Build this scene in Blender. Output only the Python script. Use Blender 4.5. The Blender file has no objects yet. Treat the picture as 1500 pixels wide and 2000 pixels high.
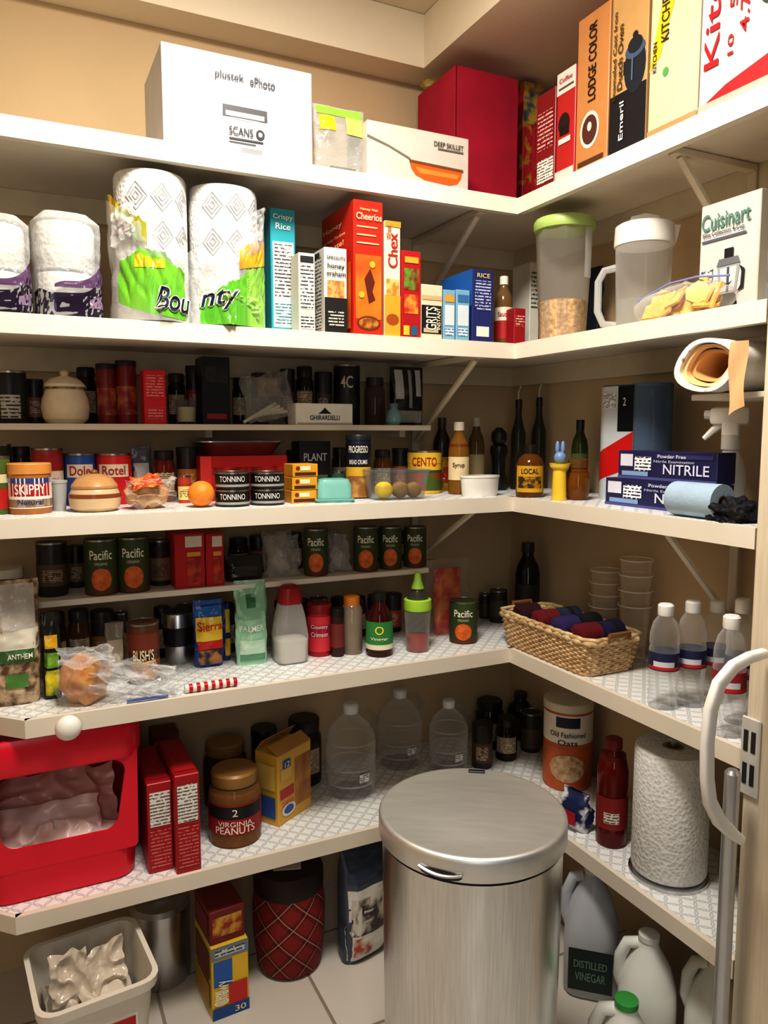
import bpy, bmesh, math, random
from mathutils import Vector, Matrix, noise
random.seed(7)
PI = math.pi
S = bpy.context.scene
COL = S.collection
try:
    S.view_settings.view_transform = 'Standard'
    S.view_settings.exposure = .38
    S.view_settings.gamma = .76
except Exception:
    pass
# ------------------------------------------------------------------ camera
F = 1480.0
YAW = math.radians(25.9)
PIT = math.atan(155 / F)
D1, D2 = .38, .27
CH = 1.27
RV = Vector((math.cos(YAW), -math.sin(YAW), 0))
FH = Vector((math.sin(YAW), math.cos(YAW), 0))
CAM = Vector((-D2, -D1, 0)) - RV * .313 - FH * 1.84
CAM.z = CH
FV = FH * math.cos(PIT) + Vector((0, 0, -math.sin(PIT)))
UV = FH * math.sin(PIT) + Vector((0, 0, math.cos(PIT)))
cd = bpy.data.cameras.new('camera')
cd.sensor_fit = 'HORIZONTAL'
cd.sensor_width = 36
cd.lens = 36 * F / 1500
cd.clip_start = .02
cam = bpy.data.objects.new('camera', cd)
COL.objects.link(cam)
cam.location = CAM
cam.rotation_euler = (PI / 2 - PIT, 0, -YAW)
S.camera = cam

def ray(px, py): return FV * F + RV * (px - 750) + UV * (1000 - py)
def hy(px, py, Y):
    d = ray(px, py); return CAM + d * ((Y - CAM.y) / d.y)
def hx(px, py, X):
    d = ray(px, py); return CAM + d * ((X - CAM.x) / d.x)
def hz(px, py, Z):
    d = ray(px, py); return CAM + d * ((Z - CAM.z) / d.z)
def colY(px, Y, z):
    k = (px - 750) / F; Q = Vector((-CAM.x, Y - CAM.y, z - CAM.z))
    return (k * FV.dot(Q) - RV.dot(Q)) / (RV.x - k * FV.x)
def colX(px, X, z):
    k = (px - 750) / F; Q = Vector((X - CAM.x, -CAM.y, z - CAM.z))
    return (k * FV.dot(Q) - RV.dot(Q)) / (RV.y - k * FV.y)
def depth(p): return FV.dot(Vector(p) - CAM)
def zcorner(py, px):
    p = Vector((-D2, -D1, 0)) - CAM
    hd = FH.dot(p)
    ang = math.atan((1000 - py) / F) - PIT
    return CH + hd * math.tan(ang)

Z1, Z2, Z3, Z4, Z5 = [zcorner(y, 1005) for y in (387, 671, 970, 1266, 1552)]
TH = .036
RY = -D1 + .17
ZR1 = hy(500, 829, RY).z
ZR2 = hy(600, 1130, RY).z
ZS = 2.2
ZMAX = {Z1: ZS - .01, Z2: Z1 - TH, Z3: Z2 - TH, Z4: Z3 - TH, Z5: Z4 - TH, ZR1: Z2 - TH, ZR2: Z3 - TH, 0: Z5 - TH}
YJ = -1.06

# ------------------------------------------------------------------ materials
def rgb(h):
    h = h.lstrip('#')
    if len(h) == 3: h = ''.join(c * 2 for c in h)
    o = []
    for i in (0, 2, 4):
        c = int(h[i:i + 2], 16) / 255
        o.append(c / 12.92 if c <= .04045 else ((c + .055) / 1.055) ** 2.4)
    return o
_m = {}
def newmat(nm):
    mt = bpy.data.materials.new(nm); mt.use_nodes = True
    N = mt.node_tree.nodes; L = mt.node_tree.links
    return mt, N, L, N['Principled BSDF']
def noise_node(N, L, s, stretch=None, detail=3):
    tc = N.new('ShaderNodeTexCoord'); nz = N.new('ShaderNodeTexNoise')
    nz.inputs['Scale'].default_value = s; nz.inputs['Detail'].default_value = detail
    if stretch:
        mp = N.new('ShaderNodeMapping'); mp.inputs['Scale'].default_value = stretch
        L.new(tc.outputs['Object'], mp.inputs['Vector']); L.new(mp.outputs[0], nz.inputs['Vector'])
    else:
        L.new(tc.outputs['Object'], nz.inputs['Vector'])
    return nz
def mixc(N, L, fac, c1, c2):
    mx = N.new('ShaderNodeMixRGB')
    mx.inputs['Color1'].default_value = (*c1, 1); mx.inputs['Color2'].default_value = (*c2, 1)
    L.new(fac, mx.inputs['Fac'])
    return mx
def M(h, r=.5, m=0., v=.1, s=25, b=0., bs=200, st=None):
    if not isinstance(h, str): return h
    k = (h, r, m, v, s, b, bs, st)
    if k in _m: return _m[k]
    mt, N, L, P = newmat('surface_' + h.strip('#'))
    nz = noise_node(N, L, s, st)
    c = rgb(h)
    mx = mixc(N, L, nz.outputs['Fac'], [max(0, x * (1 - v)) for x in c], [min(1, x * (1 + v)) for x in c])
    L.new(mx.outputs[0], P.inputs['Base Color'])
    P.inputs['Roughness'].default_value = r; P.inputs['Metallic'].default_value = m
    if b:
        n2 = noise_node(N, L, bs); bp = N.new('ShaderNodeBump'); bp.inputs['Strength'].default_value = b
        bp.inputs['Distance'].default_value = .002
        L.new(n2.outputs['Fac'], bp.inputs['Height']); L.new(bp.outputs[0], P.inputs['Normal'])
    _m[k] = mt
    return mt
def BL(a, b, s, w=.08, thr=.5, r=.45):
    k = ('bl', a, b, s, w, thr, r)
    if k in _m: return _m[k]
    mt, N, L, P = newmat('mottled_' + a.strip('#'))
    nz = noise_node(N, L, s)
    mr = N.new('ShaderNodeMapRange'); mr.inputs[1].default_value = thr - w; mr.inputs[2].default_value = thr + w
    L.new(nz.outputs['Fac'], mr.inputs[0])
    mx = mixc(N, L, mr.outputs[0], rgb(a), rgb(b))
    L.new(mx.outputs[0], P.inputs['Base Color']); P.inputs['Roughness'].default_value = r
    _m[k] = mt
    return mt
def LN(bg, fg, s=120., thr=.55):
    k = ('ln', bg, fg, s, thr)
    if k in _m: return _m[k]
    mt, N, L, P = newmat('fine_print_' + bg.strip('#'))
    tc = N.new('ShaderNodeTexCoord'); sx = N.new('ShaderNodeSeparateXYZ'); L.new(tc.outputs['Object'], sx.inputs[0])
    mu = N.new('ShaderNodeMath'); mu.operation = 'MULTIPLY'; mu.inputs[1].default_value = s; L.new(sx.outputs['Z'], mu.inputs[0])
    fr = N.new('ShaderNodeMath'); fr.operation = 'FRACT'; L.new(mu.outputs[0], fr.inputs[0])
    gt = N.new('ShaderNodeMath'); gt.operation = 'GREATER_THAN'; gt.inputs[1].default_value = thr; L.new(fr.outputs[0], gt.inputs[0])
    nz = noise_node(N, L, 150); g2 = N.new('ShaderNodeMath'); g2.operation = 'GREATER_THAN'; g2.inputs[1].default_value = .45
    L.new(nz.outputs['Fac'], g2.inputs[0])
    m2 = N.new('ShaderNodeMath'); m2.operation = 'MULTIPLY'; L.new(gt.outputs[0], m2.inputs[0]); L.new(g2.outputs[0], m2.inputs[1])
    mx = mixc(N, L, m2.outputs[0], rgb(bg), rgb(fg)); L.new(mx.outputs[0], P.inputs['Base Color'])
    P.inputs['Roughness'].default_value = .5
    _m[k] = mt
    return mt
def CL(h='#ffffff', a=.12, e=.55, r=.08, b=0., k=1.):
    ky = ('cl', h, a, e, r, b, k)
    if ky in _m: return _m[ky]
    mt, N, L, P = newmat('clear_' + h.strip('#'))
    c = rgb(h)
    nz = noise_node(N, L, 40)
    mx0 = mixc(N, L, nz.outputs['Fac'], [x * .94 * k for x in c], [x * k for x in c])
    L.new(mx0.outputs[0], P.inputs['Base Color']); P.inputs['Roughness'].default_value = r
    tr = N.new('ShaderNodeBsdfTransparent'); tr.inputs[0].default_value = (*[x ** .5 for x in c], 1)
    lw = N.new('ShaderNodeLayerWeight'); lw.inputs['Blend'].default_value = .5
    pw = N.new('ShaderNodeMath'); pw.operation = 'POWER'; pw.inputs[1].default_value = 2; L.new(lw.outputs['Facing'], pw.inputs[0])
    ma = N.new('ShaderNodeMath'); ma.operation = 'MULTIPLY_ADD'; ma.inputs[1].default_value = e; ma.inputs[2].default_value = a
    ma.use_clamp = True
    L.new(pw.outputs[0], ma.inputs[0])
    ms = N.new('ShaderNodeMixShader'); L.new(ma.outputs[0], ms.inputs[0]); L.new(tr.outputs[0], ms.inputs[1]); L.new(P.outputs[0], ms.inputs[2])
    L.new(ms.outputs[0], N['Material Output'].inputs['Surface'])
    if b:
        n2 = noise_node(N, L, 35); bp = N.new('ShaderNodeBump'); bp.inputs['Strength'].default_value = b; bp.inputs['Distance'].default_value = .01
        L.new(n2.outputs['Fac'], bp.inputs['Height']); L.new(bp.outputs[0], P.inputs['Normal']); L.new(bp.outputs[0], lw.inputs['Normal'])
    _m[ky] = mt
    return mt
def liner_mat():
    mt, N, L, P = newmat('ring_pattern_liner')
    tc = N.new('ShaderNodeTexCoord')
    outs = []
    for off in (0, .5):
        v = N.new('ShaderNodeVectorMath'); v.operation = 'MULTIPLY_ADD'; v.inputs[1].default_value = (26, 26, 0); v.inputs[2].default_value = (off + 100, off + 100, 0)
        L.new(tc.outputs['Object'], v.inputs[0])
        f = N.new('ShaderNodeVectorMath'); f.operation = 'FRACTION'; L.new(v.outputs[0], f.inputs[0])
        s = N.new('ShaderNodeVectorMath'); s.operation = 'SUBTRACT'; s.inputs[1].default_value = (.5, .5, 0); L.new(f.outputs[0], s.inputs[0])
        ln = N.new('ShaderNodeVectorMath'); ln.operation = 'LENGTH'; L.new(s.outputs[0], ln.inputs[0])
        c = N.new('ShaderNodeMath'); c.operation = 'COMPARE'; c.inputs[1].default_value = .42; c.inputs[2].default_value = .04
        L.new(ln.outputs['Value'], c.inputs[0]); outs.append(c)
    mxm = N.new('ShaderNodeMath'); mxm.operation = 'MAXIMUM'; L.new(outs[0].outputs[0], mxm.inputs[0]); L.new(outs[1].outputs[0], mxm.inputs[1])
    mx = mixc(N, L, mxm.outputs[0], rgb('#f0f0ee'), rgb('#cccfcf')); L.new(mx.outputs[0], P.inputs['Base Color'])
    P.inputs['Roughness'].default_value = .4
    return mt
def quilt_mat():
    mt, N, L, P = newmat('quilted_paper')
    tc = N.new('ShaderNodeTexCoord')
    vo = N.new('ShaderNodeTexVoronoi'); vo.inputs['Scale'].default_value = 130; L.new(tc.outputs['Object'], vo.inputs['Vector'])
    bp = N.new('ShaderNodeBump'); bp.inputs['Strength'].default_value = .55; bp.inputs['Distance'].default_value = .003
    L.new(vo.outputs['Distance'], bp.inputs['Height']); L.new(bp.outputs[0], P.inputs['Normal'])
    mx = mixc(N, L, vo.outputs['Distance'], rgb('#d3d1ce'), rgb('#eae9e6')); L.new(mx.outputs[0], P.inputs['Base Color'])  # dimples tinted darker, so the emboss shade sits in the colour
    P.inputs['Roughness'].default_value = .9
    return mt
def tile_mat():
    mt, N, L, P = newmat('floor_tile')
    tc = N.new('ShaderNodeTexCoord')
    mp = N.new('ShaderNodeMapping'); mp.inputs['Location'].default_value = (.13, .2, 0); L.new(tc.outputs['Object'], mp.inputs[0])
    br = N.new('ShaderNodeTexBrick'); br.offset = 0; br.inputs['Scale'].default_value = 1
    br.inputs['Brick Width'].default_value = .33; br.inputs['Row Height'].default_value = .33; br.inputs['Mortar Size'].default_value = .004
    br.inputs['Color1'].default_value = (*rgb('#d8d2c8'), 1); br.inputs['Color2'].default_value = (*rgb('#d0c9be'), 1); br.inputs['Mortar'].default_value = (*rgb('#9a9082'), 1)
    L.new(mp.outputs[0], br.inputs['Vector']); L.new(br.outputs['Color'], P.inputs['Base Color'])
    P.inputs['Roughness'].default_value = .35
    return mt
def plaid_mat():
    mt, N, L, P = newmat('tartan_cloth')
    tc = N.new('ShaderNodeTexCoord'); sx = N.new('ShaderNodeSeparateXYZ'); L.new(tc.outputs['Object'], sx.inputs[0])
    at = N.new('ShaderNodeMath'); at.operation = 'ARCTAN2'; L.new(sx.outputs['X'], at.inputs[0]); L.new(sx.outputs['Y'], at.inputs[1])
    ar = N.new('ShaderNodeMath'); ar.operation = 'MULTIPLY'; ar.inputs[1].default_value = .085; L.new(at.outputs[0], ar.inputs[0])
    fs = []
    for sg in (1, -1):
        a = N.new('ShaderNodeMath'); a.operation = 'MULTIPLY_ADD'; a.inputs[1].default_value = sg; L.new(sx.outputs['Z'], a.inputs[0]); L.new(ar.outputs[0], a.inputs[2])
        b = N.new('ShaderNodeMath'); b.operation = 'MULTIPLY'; b.inputs[1].default_value = 15; L.new(a.outputs[0], b.inputs[0])
        f = N.new('ShaderNodeMath'); f.operation = 'FRACT'; L.new(b.outputs[0], f.inputs[0]); fs.append(f)
    gts = []
    for f in fs:
        g = N.new('ShaderNodeMath'); g.operation = 'COMPARE'; g.inputs[1].default_value = .4; g.inputs[2].default_value = .33; L.new(f.outputs[0], g.inputs[0])
        gts.append(g)
    ad = N.new('ShaderNodeMath'); ad.operation = 'ADD'; L.new(gts[0].outputs[0], ad.inputs[0]); L.new(gts[1].outputs[0], ad.inputs[1])
    hf = N.new('ShaderNodeMath'); hf.operation = 'MULTIPLY'; hf.inputs[1].default_value = .5; L.new(ad.outputs[0], hf.inputs[0])
    m1 = mixc(N, L, hf.outputs[0], rgb('#4a1416'), rgb('#8d2420'))
    ls = []
    for f in fs:
        g = N.new('ShaderNodeMath'); g.operation = 'COMPARE'; g.inputs[1].default_value = .86; g.inputs[2].default_value = .022; L.new(f.outputs[0], g.inputs[0]); ls.append(g)
    mm = N.new('ShaderNodeMath'); mm.operation = 'MAXIMUM'; L.new(ls[0].outputs[0], mm.inputs[0]); L.new(ls[1].outputs[0], mm.inputs[1])
    m2 = N.new('ShaderNodeMixRGB'); m2.inputs['Color2'].default_value = (*rgb('#c5927a'), 1); L.new(mm.outputs[0], m2.inputs['Fac']); L.new(m1.outputs[0], m2.inputs['Color1'])
    L.new(m2.outputs[0], P.inputs['Base Color']); P.inputs['Roughness'].default_value = .8
    return mt
QUILT = quilt_mat(); LINER = liner_mat(); PLAID = plaid_mat()
WALL = M('#ceb794', .9, v=.06, s=6, b=.25, bs=90)
SHELF = M('#e5dccd', .5, v=.05, s=12)
CEIL = M('#e8dcc6', .9, v=.05, s=5, b=.25, bs=90)
STEEL = M('#dcddde', .27, 1., v=.2, s=30, st=(9, 9, .4))
STEEL2 = M('#cacacb', .3, 1., v=.1, s=9)
TIN = M('#a8a49c', .35, 1., v=.05)
WHITE = M('#ece9e3', .45, v=.04)
BLACK = M('#141212', .4, v=.1)
FILM = CL('#f4f4f4', .14, .5, .12, b=.6)
FROST = CL('#dfe0de', .5, .4, .3)
GLASS = CL('#eef2f0', .07, .5, .03, k=.35)
PET = CL('#eef2f4', .08, .55, .04, k=.4)

# ------------------------------------------------------------------ mesh tools
class MB:
    def __init__(s): s.b = bmesh.new()
    def box(s, x0, x1, y0, y1, z0, z1, bev=0., mat=None, seg=1):
        vs = [s.b.verts.new((x, y, z)) for x in (x0, x1) for y in (y0, y1) for z in (z0, z1)]
        if mat:
            for v in vs: v.co = mat @ v.co
        fs = [s.b.faces.new([vs[i] for i in q]) for q in ((0, 1, 3, 2), (4, 6, 7, 5), (0, 4, 5, 1), (2, 3, 7, 6), (0, 2, 6, 4), (1, 5, 7, 3))]
        if bev:
            es = list({e for f in fs for e in f.edges})
            bmesh.ops.bevel(s.b, geom=es, offset=bev, segments=seg, affect='EDGES', profile=.5)
        return s
    def loft(s, rings, cap0=True, cap1=True, closed=True):
        R = [[s.b.verts.new(p) for p in r] for r in rings]
        n = len(R[0])
        for a, b in zip(R, R[1:]):
            for i in range(n if closed else n - 1):
                j = (i + 1) % n
                s.b.faces.new((a[i], a[j], b[j], b[i]))
        if cap0: s.b.faces.new(R[0][::-1])
        if cap1: s.b.faces.new(R[-1])
        return s
    def lathe(s, prof, n=28, c=(0, 0, 0), cap0=True, cap1=True, sx=1, sy=1):
        rings = []
        for r, z in prof:
            r = max(r, 1e-4)
            rings.append([Vector((c[0] + r * sx * math.sin(2 * PI * i / n), c[1] - r * sy * math.cos(2 * PI * i / n), c[2] + z)) for i in range(n)])
        return s.loft(rings, cap0, cap1)
    def tube(s, pts, r, n=8, closed=False):
        pts = [Vector(p) for p in pts]
        rings = []; up = None; k = len(pts)
        for i, p in enumerate(pts):
            if closed: t = pts[(i + 1) % k] - pts[i - 1]
            else: t = pts[min(i + 1, k - 1)] - pts[max(i - 1, 0)]
            t.normalize()
            if up is None:
                up = Vector((0, 0, 1)) if abs(t.z) < .9 else Vector((1, 0, 0))
            up = (up - t * up.dot(t)).normalized()
            sd = t.cross(up)
            rr = r[i] if isinstance(r, (list, tuple)) else r
            rings.append([p + (up * math.cos(2 * PI * j / n) + sd * math.sin(2 * PI * j / n)) * rr for j in range(n)])
        if closed: rings.append(rings[0]); return s.loft(rings, False, False)
        return s.loft(rings)
    def prism(s, poly, z0, z1):
        return s.loft([[Vector((x, y, z0)) for x, y in poly], [Vector((x, y, z1)) for x, y in poly]])
    def sphere(s, c, r, sc=(1, 1, 1), sub=3, amp=0, fr=1, seed=0, zmin=None, ridge=False, lim=None):
        g = bmesh.ops.create_icosphere(s.b, subdivisions=sub, radius=1)
        c = Vector(c)
        for v in g['verts']:
            n = v.co.normalized()
            k = 1
            if amp:
                o1 = Vector((seed, seed * 1.7, 3.1)); o2 = Vector((seed, 9, 3.1))
                if ridge:
                    k = 1 + amp * (.32 - abs(noise.noise(n * fr + o1)) - .35 * abs(noise.noise(n * fr * 2.2 + o2)) - .12 * abs(noise.noise(n * fr * 5 + o1)))
                else:
                    k = 1 + amp * (noise.noise(n * fr + o1) + .5 * noise.noise(n * fr * 2.3 + o2))
            v.co = c + Vector((n.x * sc[0], n.y * sc[1], n.z * sc[2])) * r * k
            if lim:
                v.co.x = max(-lim[0], min(lim[0], v.co.x)); v.co.y = max(-lim[1], min(lim[1], v.co.y))
            if zmin is not None and v.co.z < zmin: v.co.z = zmin
        return s
    def sheet(s, c, U, V, amp, seed, curl=0., n=30, fr=2.2, lim=None, zmin=None, fine=1.):
        # crinkled thin film: a grid displaced by folded (ridged) noise
        c = Vector(c); U = Vector(U); V = Vector(V); N_ = U.cross(V).normalized()
        rows = []
        for j in range(n + 1):
            row = []
            for i in range(n + 1):
                a = i / n * 2 - 1; b_ = j / n * 2 - 1
                q = Vector((a * fr + seed * 3.7, b_ * fr - seed, seed * 1.3))
                f = .9 - 2.2 * abs(noise.noise(q)) - fine * (1.2 * abs(noise.noise(q * 2.1)) + .5 * abs(noise.noise(q * 4.7)))
                ed = 1 + .18 * noise.noise(Vector((a * 2, b_ * 2, seed)))
                p = c + U * (a * ed) + V * (b_ * ed) + N_ * (amp * f - curl * (a * a + b_ * b_))
                if lim:
                    p.x = max(-lim[0], min(lim[0], p.x)); p.y = max(-lim[1], min(lim[1], p.y))
                if zmin is not None: p.z = max(zmin + .0003 * noise.noise(q * 9), p.z)
                row.append(p)
            rows.append(row)
        return s.loft(rows, False, False, closed=False)
    def poly(s, pts):
        s.b.faces.new([s.b.verts.new(p) for p in pts]); return s
    def arc(s, r0, r1, z0, z1, a0, a1, n=16):
        rg = []
        for r, z in ((r0, z0), (r1, z1)):
            rg.append([Vector((r * math.sin(a0 + (a1 - a0) * i / n), -r * math.cos(a0 + (a1 - a0) * i / n), z)) for i in range(n + 1)])
        return s.loft(rg, False, False, closed=False)
    def done(s, name, mat, parent=None, label=None, ang=35, recalc=True, xf=None):
        if recalc: bmesh.ops.recalc_face_normals(s.b, faces=s.b.faces)
        me = bpy.data.meshes.new(name)
        if xf: s.b.transform(xf)
        s.b.to_mesh(me); s.b.free()
        for p in me.polygons: p.use_smooth = True
        me.set_sharp_from_angle(angle=math.radians(ang))
        me.materials.append(M(mat))
        o = bpy.data.objects.new(name, me); COL.objects.link(o)
        if parent: o.parent = parent
        if label: o['label'] = label
        return o
def rrect(w, d, r, z, n=4, cx=0, cy=0):
    pts = []
    for sx, sy, a0 in ((1, -1, -PI / 2), (1, 1, 0), (-1, 1, PI / 2), (-1, -1, PI)):
        for i in range(n + 1):
            a = a0 + PI / 2 * i / n
            pts.append(Vector((cx + sx * (w / 2 - r) + r * math.cos(a), cy + sy * (d / 2 - r) + r * math.sin(a), z)))
    return pts
def tag(o, label, cat, group=None):
    o['label'] = label; o['category'] = cat
    if group: o['group'] = group
    return o
def thing(name, label, cat, loc, rz=0, group=None):
    o = bpy.data.objects.new(name, None); COL.objects.link(o)
    o.empty_display_size = .02
    o.location = loc; o.rotation_euler = (0, 0, rz)
    return tag(o, label, cat, group)
def solo(o, label, cat, loc=(0, 0, 0), rz=0, group=None):
    o.location = loc; o.rotation_euler = (0, 0, rz)
    return tag(o, label, cat, group)
def struct(o):
    o['kind'] = 'structure'; return o
_tc = {}
def glyphs(s, bold=.01):
    ky = (s, bold)
    if ky in _tc: return _tc[ky]
    cu = bpy.data.curves.new('lettering', 'FONT'); cu.body = s; cu.offset = bold; cu.resolution_u = 5
    ob = bpy.data.objects.new('lettering', cu)
    me = bpy.data.meshes.new_from_object(ob)
    vs = [v.co.copy() for v in me.vertices]; fs = [tuple(p.vertices) for p in me.polygons]
    bpy.data.objects.remove(ob); bpy.data.curves.remove(cu); bpy.data.meshes.remove(me)
    if not vs: return None
    x0 = min(v.x for v in vs); x1 = max(v.x for v in vs); y0 = min(v.y for v in vs); y1 = max(v.y for v in vs)
    out = [((v.x - x0) / (x1 - x0) - .5, (v.y - y0) / (y1 - y0) - .5) for v in vs]
    _tc[ky] = (out, fs)
    return _tc[ky]
def lettering(parent, s, col, fn, w, h, bold=.01):
    g = glyphs(s, bold)
    if not g: return
    me = bpy.data.meshes.new('lettering')
    me.from_pydata([fn(x * w, y * h) for x, y in g[0]], [], g[1])
    me.materials.append(M(col))
    o = bpy.data.objects.new('lettering', me); COL.objects.link(o); o.parent = parent
    return o
E = .0007
def faceframe(f, w, d, h):
    if f == 'F': return Vector((-w / 2, 0, 0)), Vector((w, 0, 0)), Vector((0, 0, h)), Vector((0, -1, 0))
    if f == 'L': return Vector((-w / 2, d, 0)), Vector((0, -d, 0)), Vector((0, 0, h)), Vector((-1, 0, 0))
    if f == 'R': return Vector((w / 2, 0, 0)), Vector((0, d, 0)), Vector((0, 0, h)), Vector((1, 0, 0))
    return Vector((-w / 2, 0, h)), Vector((w, 0, 0)), Vector((0, d, 0)), Vector((0, 0, 1))
def carton(name, label, cat, x, y, z, w, d, h, col, prints=(), texts=(), rz=0, group=None, bev=.0015, rough=.42):
    t = thing(name, label, cat, (x, y, z), rz, group)
    MB().box(-w / 2, w / 2, 0, d, 0, h, bev).done('carton_body', M(col, rough), t)
    for i, pr in enumerate(prints):
        O, U, V, N = faceframe(pr[0], w, d, h); off = N * E * (1 + .35 * i)
        if len(pr) == 6:
            _, u0, u1, v0, v1, c = pr
            pts = [(u0, v0), (u1, v0), (u1, v1), (u0, v1)]
        elif pr[1] == 'o':
            _, _, u, v, ru, rv, c = pr
            pts = [(u + ru * math.cos(2 * PI * k / 20), v + rv * math.sin(2 * PI * k / 20)) for k in range(20)]
        else:
            _, pts, c = pr
        MB().poly([O + U * a + V * b + off for a, b in pts]).done('printed_panel', c, t, recalc=False)
    for tx in texts:
        f, s, u, v, wf, hf, c = tx[:7]; rot = len(tx) > 7 and tx[7]
        O, U, V, N = faceframe(f, w, d, h); off = N * E * (1.6 + .35 * len(prints))
        ul, vl = U.length, V.length; un, vn = U.normalized(), V.normalized(); ce = O + U * u + V * v + off
        if rot: lettering(t, s, c, lambda a, b: ce + vn * a - un * b, wf * vl, hf * ul)
        else: lettering(t, s, c, lambda a, b: ce + un * a + vn * b, wf * ul, hf * vl)
    return t
def curved(parent, s, r, z, w, h, col, a=0, e=.0012):
    return lettering(parent, s, col, lambda x, y: Vector(((r + e) * math.sin(a + x / r), -(r + e) * math.cos(a + x / r), z + y)), w, h)
def facing(x, y, k=1.): return math.atan2(CAM.x - x, -(CAM.y - y)) * k
# pixel based placing
def spot(z, x0, x1, yt, d, side='B', rnd=False, h=None):
    m = (x0 + x1) / 2
    rad = 0
    if d > 2:
        p = hz(m, d, z)
        if rnd:
            rad = (x1 - x0) / 2 * depth(p) / F
            v = (p - CAM); v.z = 0; p = p + v.normalized() * rad
        pl = p.y if side == 'B' else p.x
    else:
        pl = (-D1 if side == 'B' else -D2) + d
        if rnd:
            q = Vector((colY(m, pl, z), pl, z)) if side == 'B' else Vector((pl, colX(m, pl, z), z))
            rad = (x1 - x0) / 2 * depth(q) / F
    if z > .1:
        lo = (-D1 if side == 'B' else -D2) + rad + .004
        pl = max(pl, lo)
    pl = min(pl, -.024 - rad)
    if side == 'B':
        hh = hy(m, yt, pl).z - z
        if rnd: x, y, w = colY(m, pl, z + hh / 2), pl, rad
        else:
            a, b = colY(x0, pl, z + hh * .3), colY(x1, pl, z + hh * .3); x, y, w = (a + b) / 2, pl, b - a
    else:
        hh = hx(m, yt, pl).z - z
        if rnd: x, y, w = pl, colX(m, pl, z + hh / 2), rad
        else:
            a, b = colX(x0, pl, z + hh * .3), colX(x1, pl, z + hh * .3); x, y, w = pl, (a + b) / 2, a - b
    if h: hh = h
    lim = ZMAX.get(z)
    if lim: hh = min(hh, lim - z - .006)
    return x, y, w, hh
HPI = -PI / 2
def cb(z, x0, x1, yt, d, dep, name, label, cat, col, prints=(), texts=(), group=None, rz=0, h=None, zo=0, bev=.0015):
    x, y, w, hh = spot(z, x0, x1, yt, d, 'B', h=h)
    if y + dep > -.024: dep = -.024 - y
    return carton(name, label, cat, x, y, z + zo, w, dep, hh - zo, col, prints, texts, rz, group, bev)
def cr(z, x0, x1, yt, d, dep, name, label, cat, col, prints=(), texts=(), group=None, rz=0, h=None, zo=0):
    x, y, w, hh = spot(z, x0, x1, yt, d, 'R', h=h)
    return carton(name, label, cat, x, y, z + zo, w, dep, hh - zo, col, prints, texts, HPI + rz, group)
def can(name, label, cat, x, y, z, r, h, col, bands=(), texts=(), spin=None, group=None, top=TIN, lid=None):
    t = thing(name, label, cat, (x, y, z), facing(x, y) if spin is None else spin, group)
    MB().lathe([(r * .95, 0), (r, .003), (r, h - .003), (r * .97, h)]).done('can_body', M(col, .4), t)
    if lid:
        MB().lathe([(r * 1.04, h - lid[1]), (r * 1.04, h - .001), (r * 1.0, h + .001), (.5 * r, h + .0015)]).done('lid', M(lid[0], .4), t)
    else:
        MB().lathe([(r * 1.02, h - .003), (r * 1.02, h + .0008), (r * .96, h + .001), (r * .93, h - .002), (r * .3, h - .002)], cap0=False).done('can_rim', top, t)
    for v0, v1, c, a in bands:
        if a > 3: a = PI
        MB().arc(r + E, r + E, h * v0, h * v1, -a, a, 24 if a > 2 else 14).done('label_band', c, t, recalc=False)
    for s, v, wf, hf, c in texts:
        curved(t, s, r, h * v, wf * r, hf * h, c, e=.0016)
    return t
def bottle(name, label, cat, x, y, z, r, h, prof, mat, cap=None, capm='#eeeeee', fill=None, band=None, texts=(), spin=None, group=None, extra=None, sx=1, sy=1):
    t = thing(name, label, cat, (x, y, z), facing(x, y) if spin is None else spin, group)
    MB().lathe([(a * r, b * h) for a, b in prof], sx=sx, sy=sy).done('bottle_body', M(mat, .25), t)
    if fill:
        top, c = fill
        pr = [(a * r * .95, max(b * h, .002)) for a, b in prof if b < top]
        rt = pr[-1][0]
        MB().lathe(pr + [(rt, top * h), (rt * .3, top * h)], sx=sx, sy=sy).done('contents', M(c, .35), t)
    if cap: MB().lathe([(a * r, b * h) for a, b in cap], 20).done('cap', M(capm, .4), t)
    if band:
        for v0, v1, c, a, k in band:
            rr = r * k + E * 1.3
            MB().arc(rr, rr, h * v0, h * v1, -a, a, 24).done('label_band', c, t, recalc=False)
    for s, v, wf, hf, c in texts: curved(t, s, r, h * v, wf * r, hf * h, c, e=.0022)
    return t
def pouch_rings(w, t, h, seed=0, m=24, n=36, flat=.12, wr=.004, lean=0., pw=3.2):
    rings = []
    for j in range(m + 1):
        v = j / m
        g = min(1, .55 + v * 4) * max(0, 1 - v ** pw)
        th = max(t / 2 * g, .0012)
        ww = w / 2 * (.94 + .06 * v)
        rg = []
        for i in range(n):
            a = 2 * PI * i / n; cx, sy = math.cos(a), math.sin(a)
            px = ww * math.copysign(abs(cx) ** .55, cx); py = th * math.copysign(abs(sy) ** .8, sy)
            q = (noise.noise(Vector((px * 30 + seed, v * 5, a))) + .9 * (.4 - abs(noise.noise(Vector((px * 45 + seed, v * 9 + a * .6, seed)))))) * wr * min(1, v * 3)
            rg.append(Vector((px + q * .6, py + q + lean * v * h, v * h)))
        rings.append(rg)
    return rings
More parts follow.
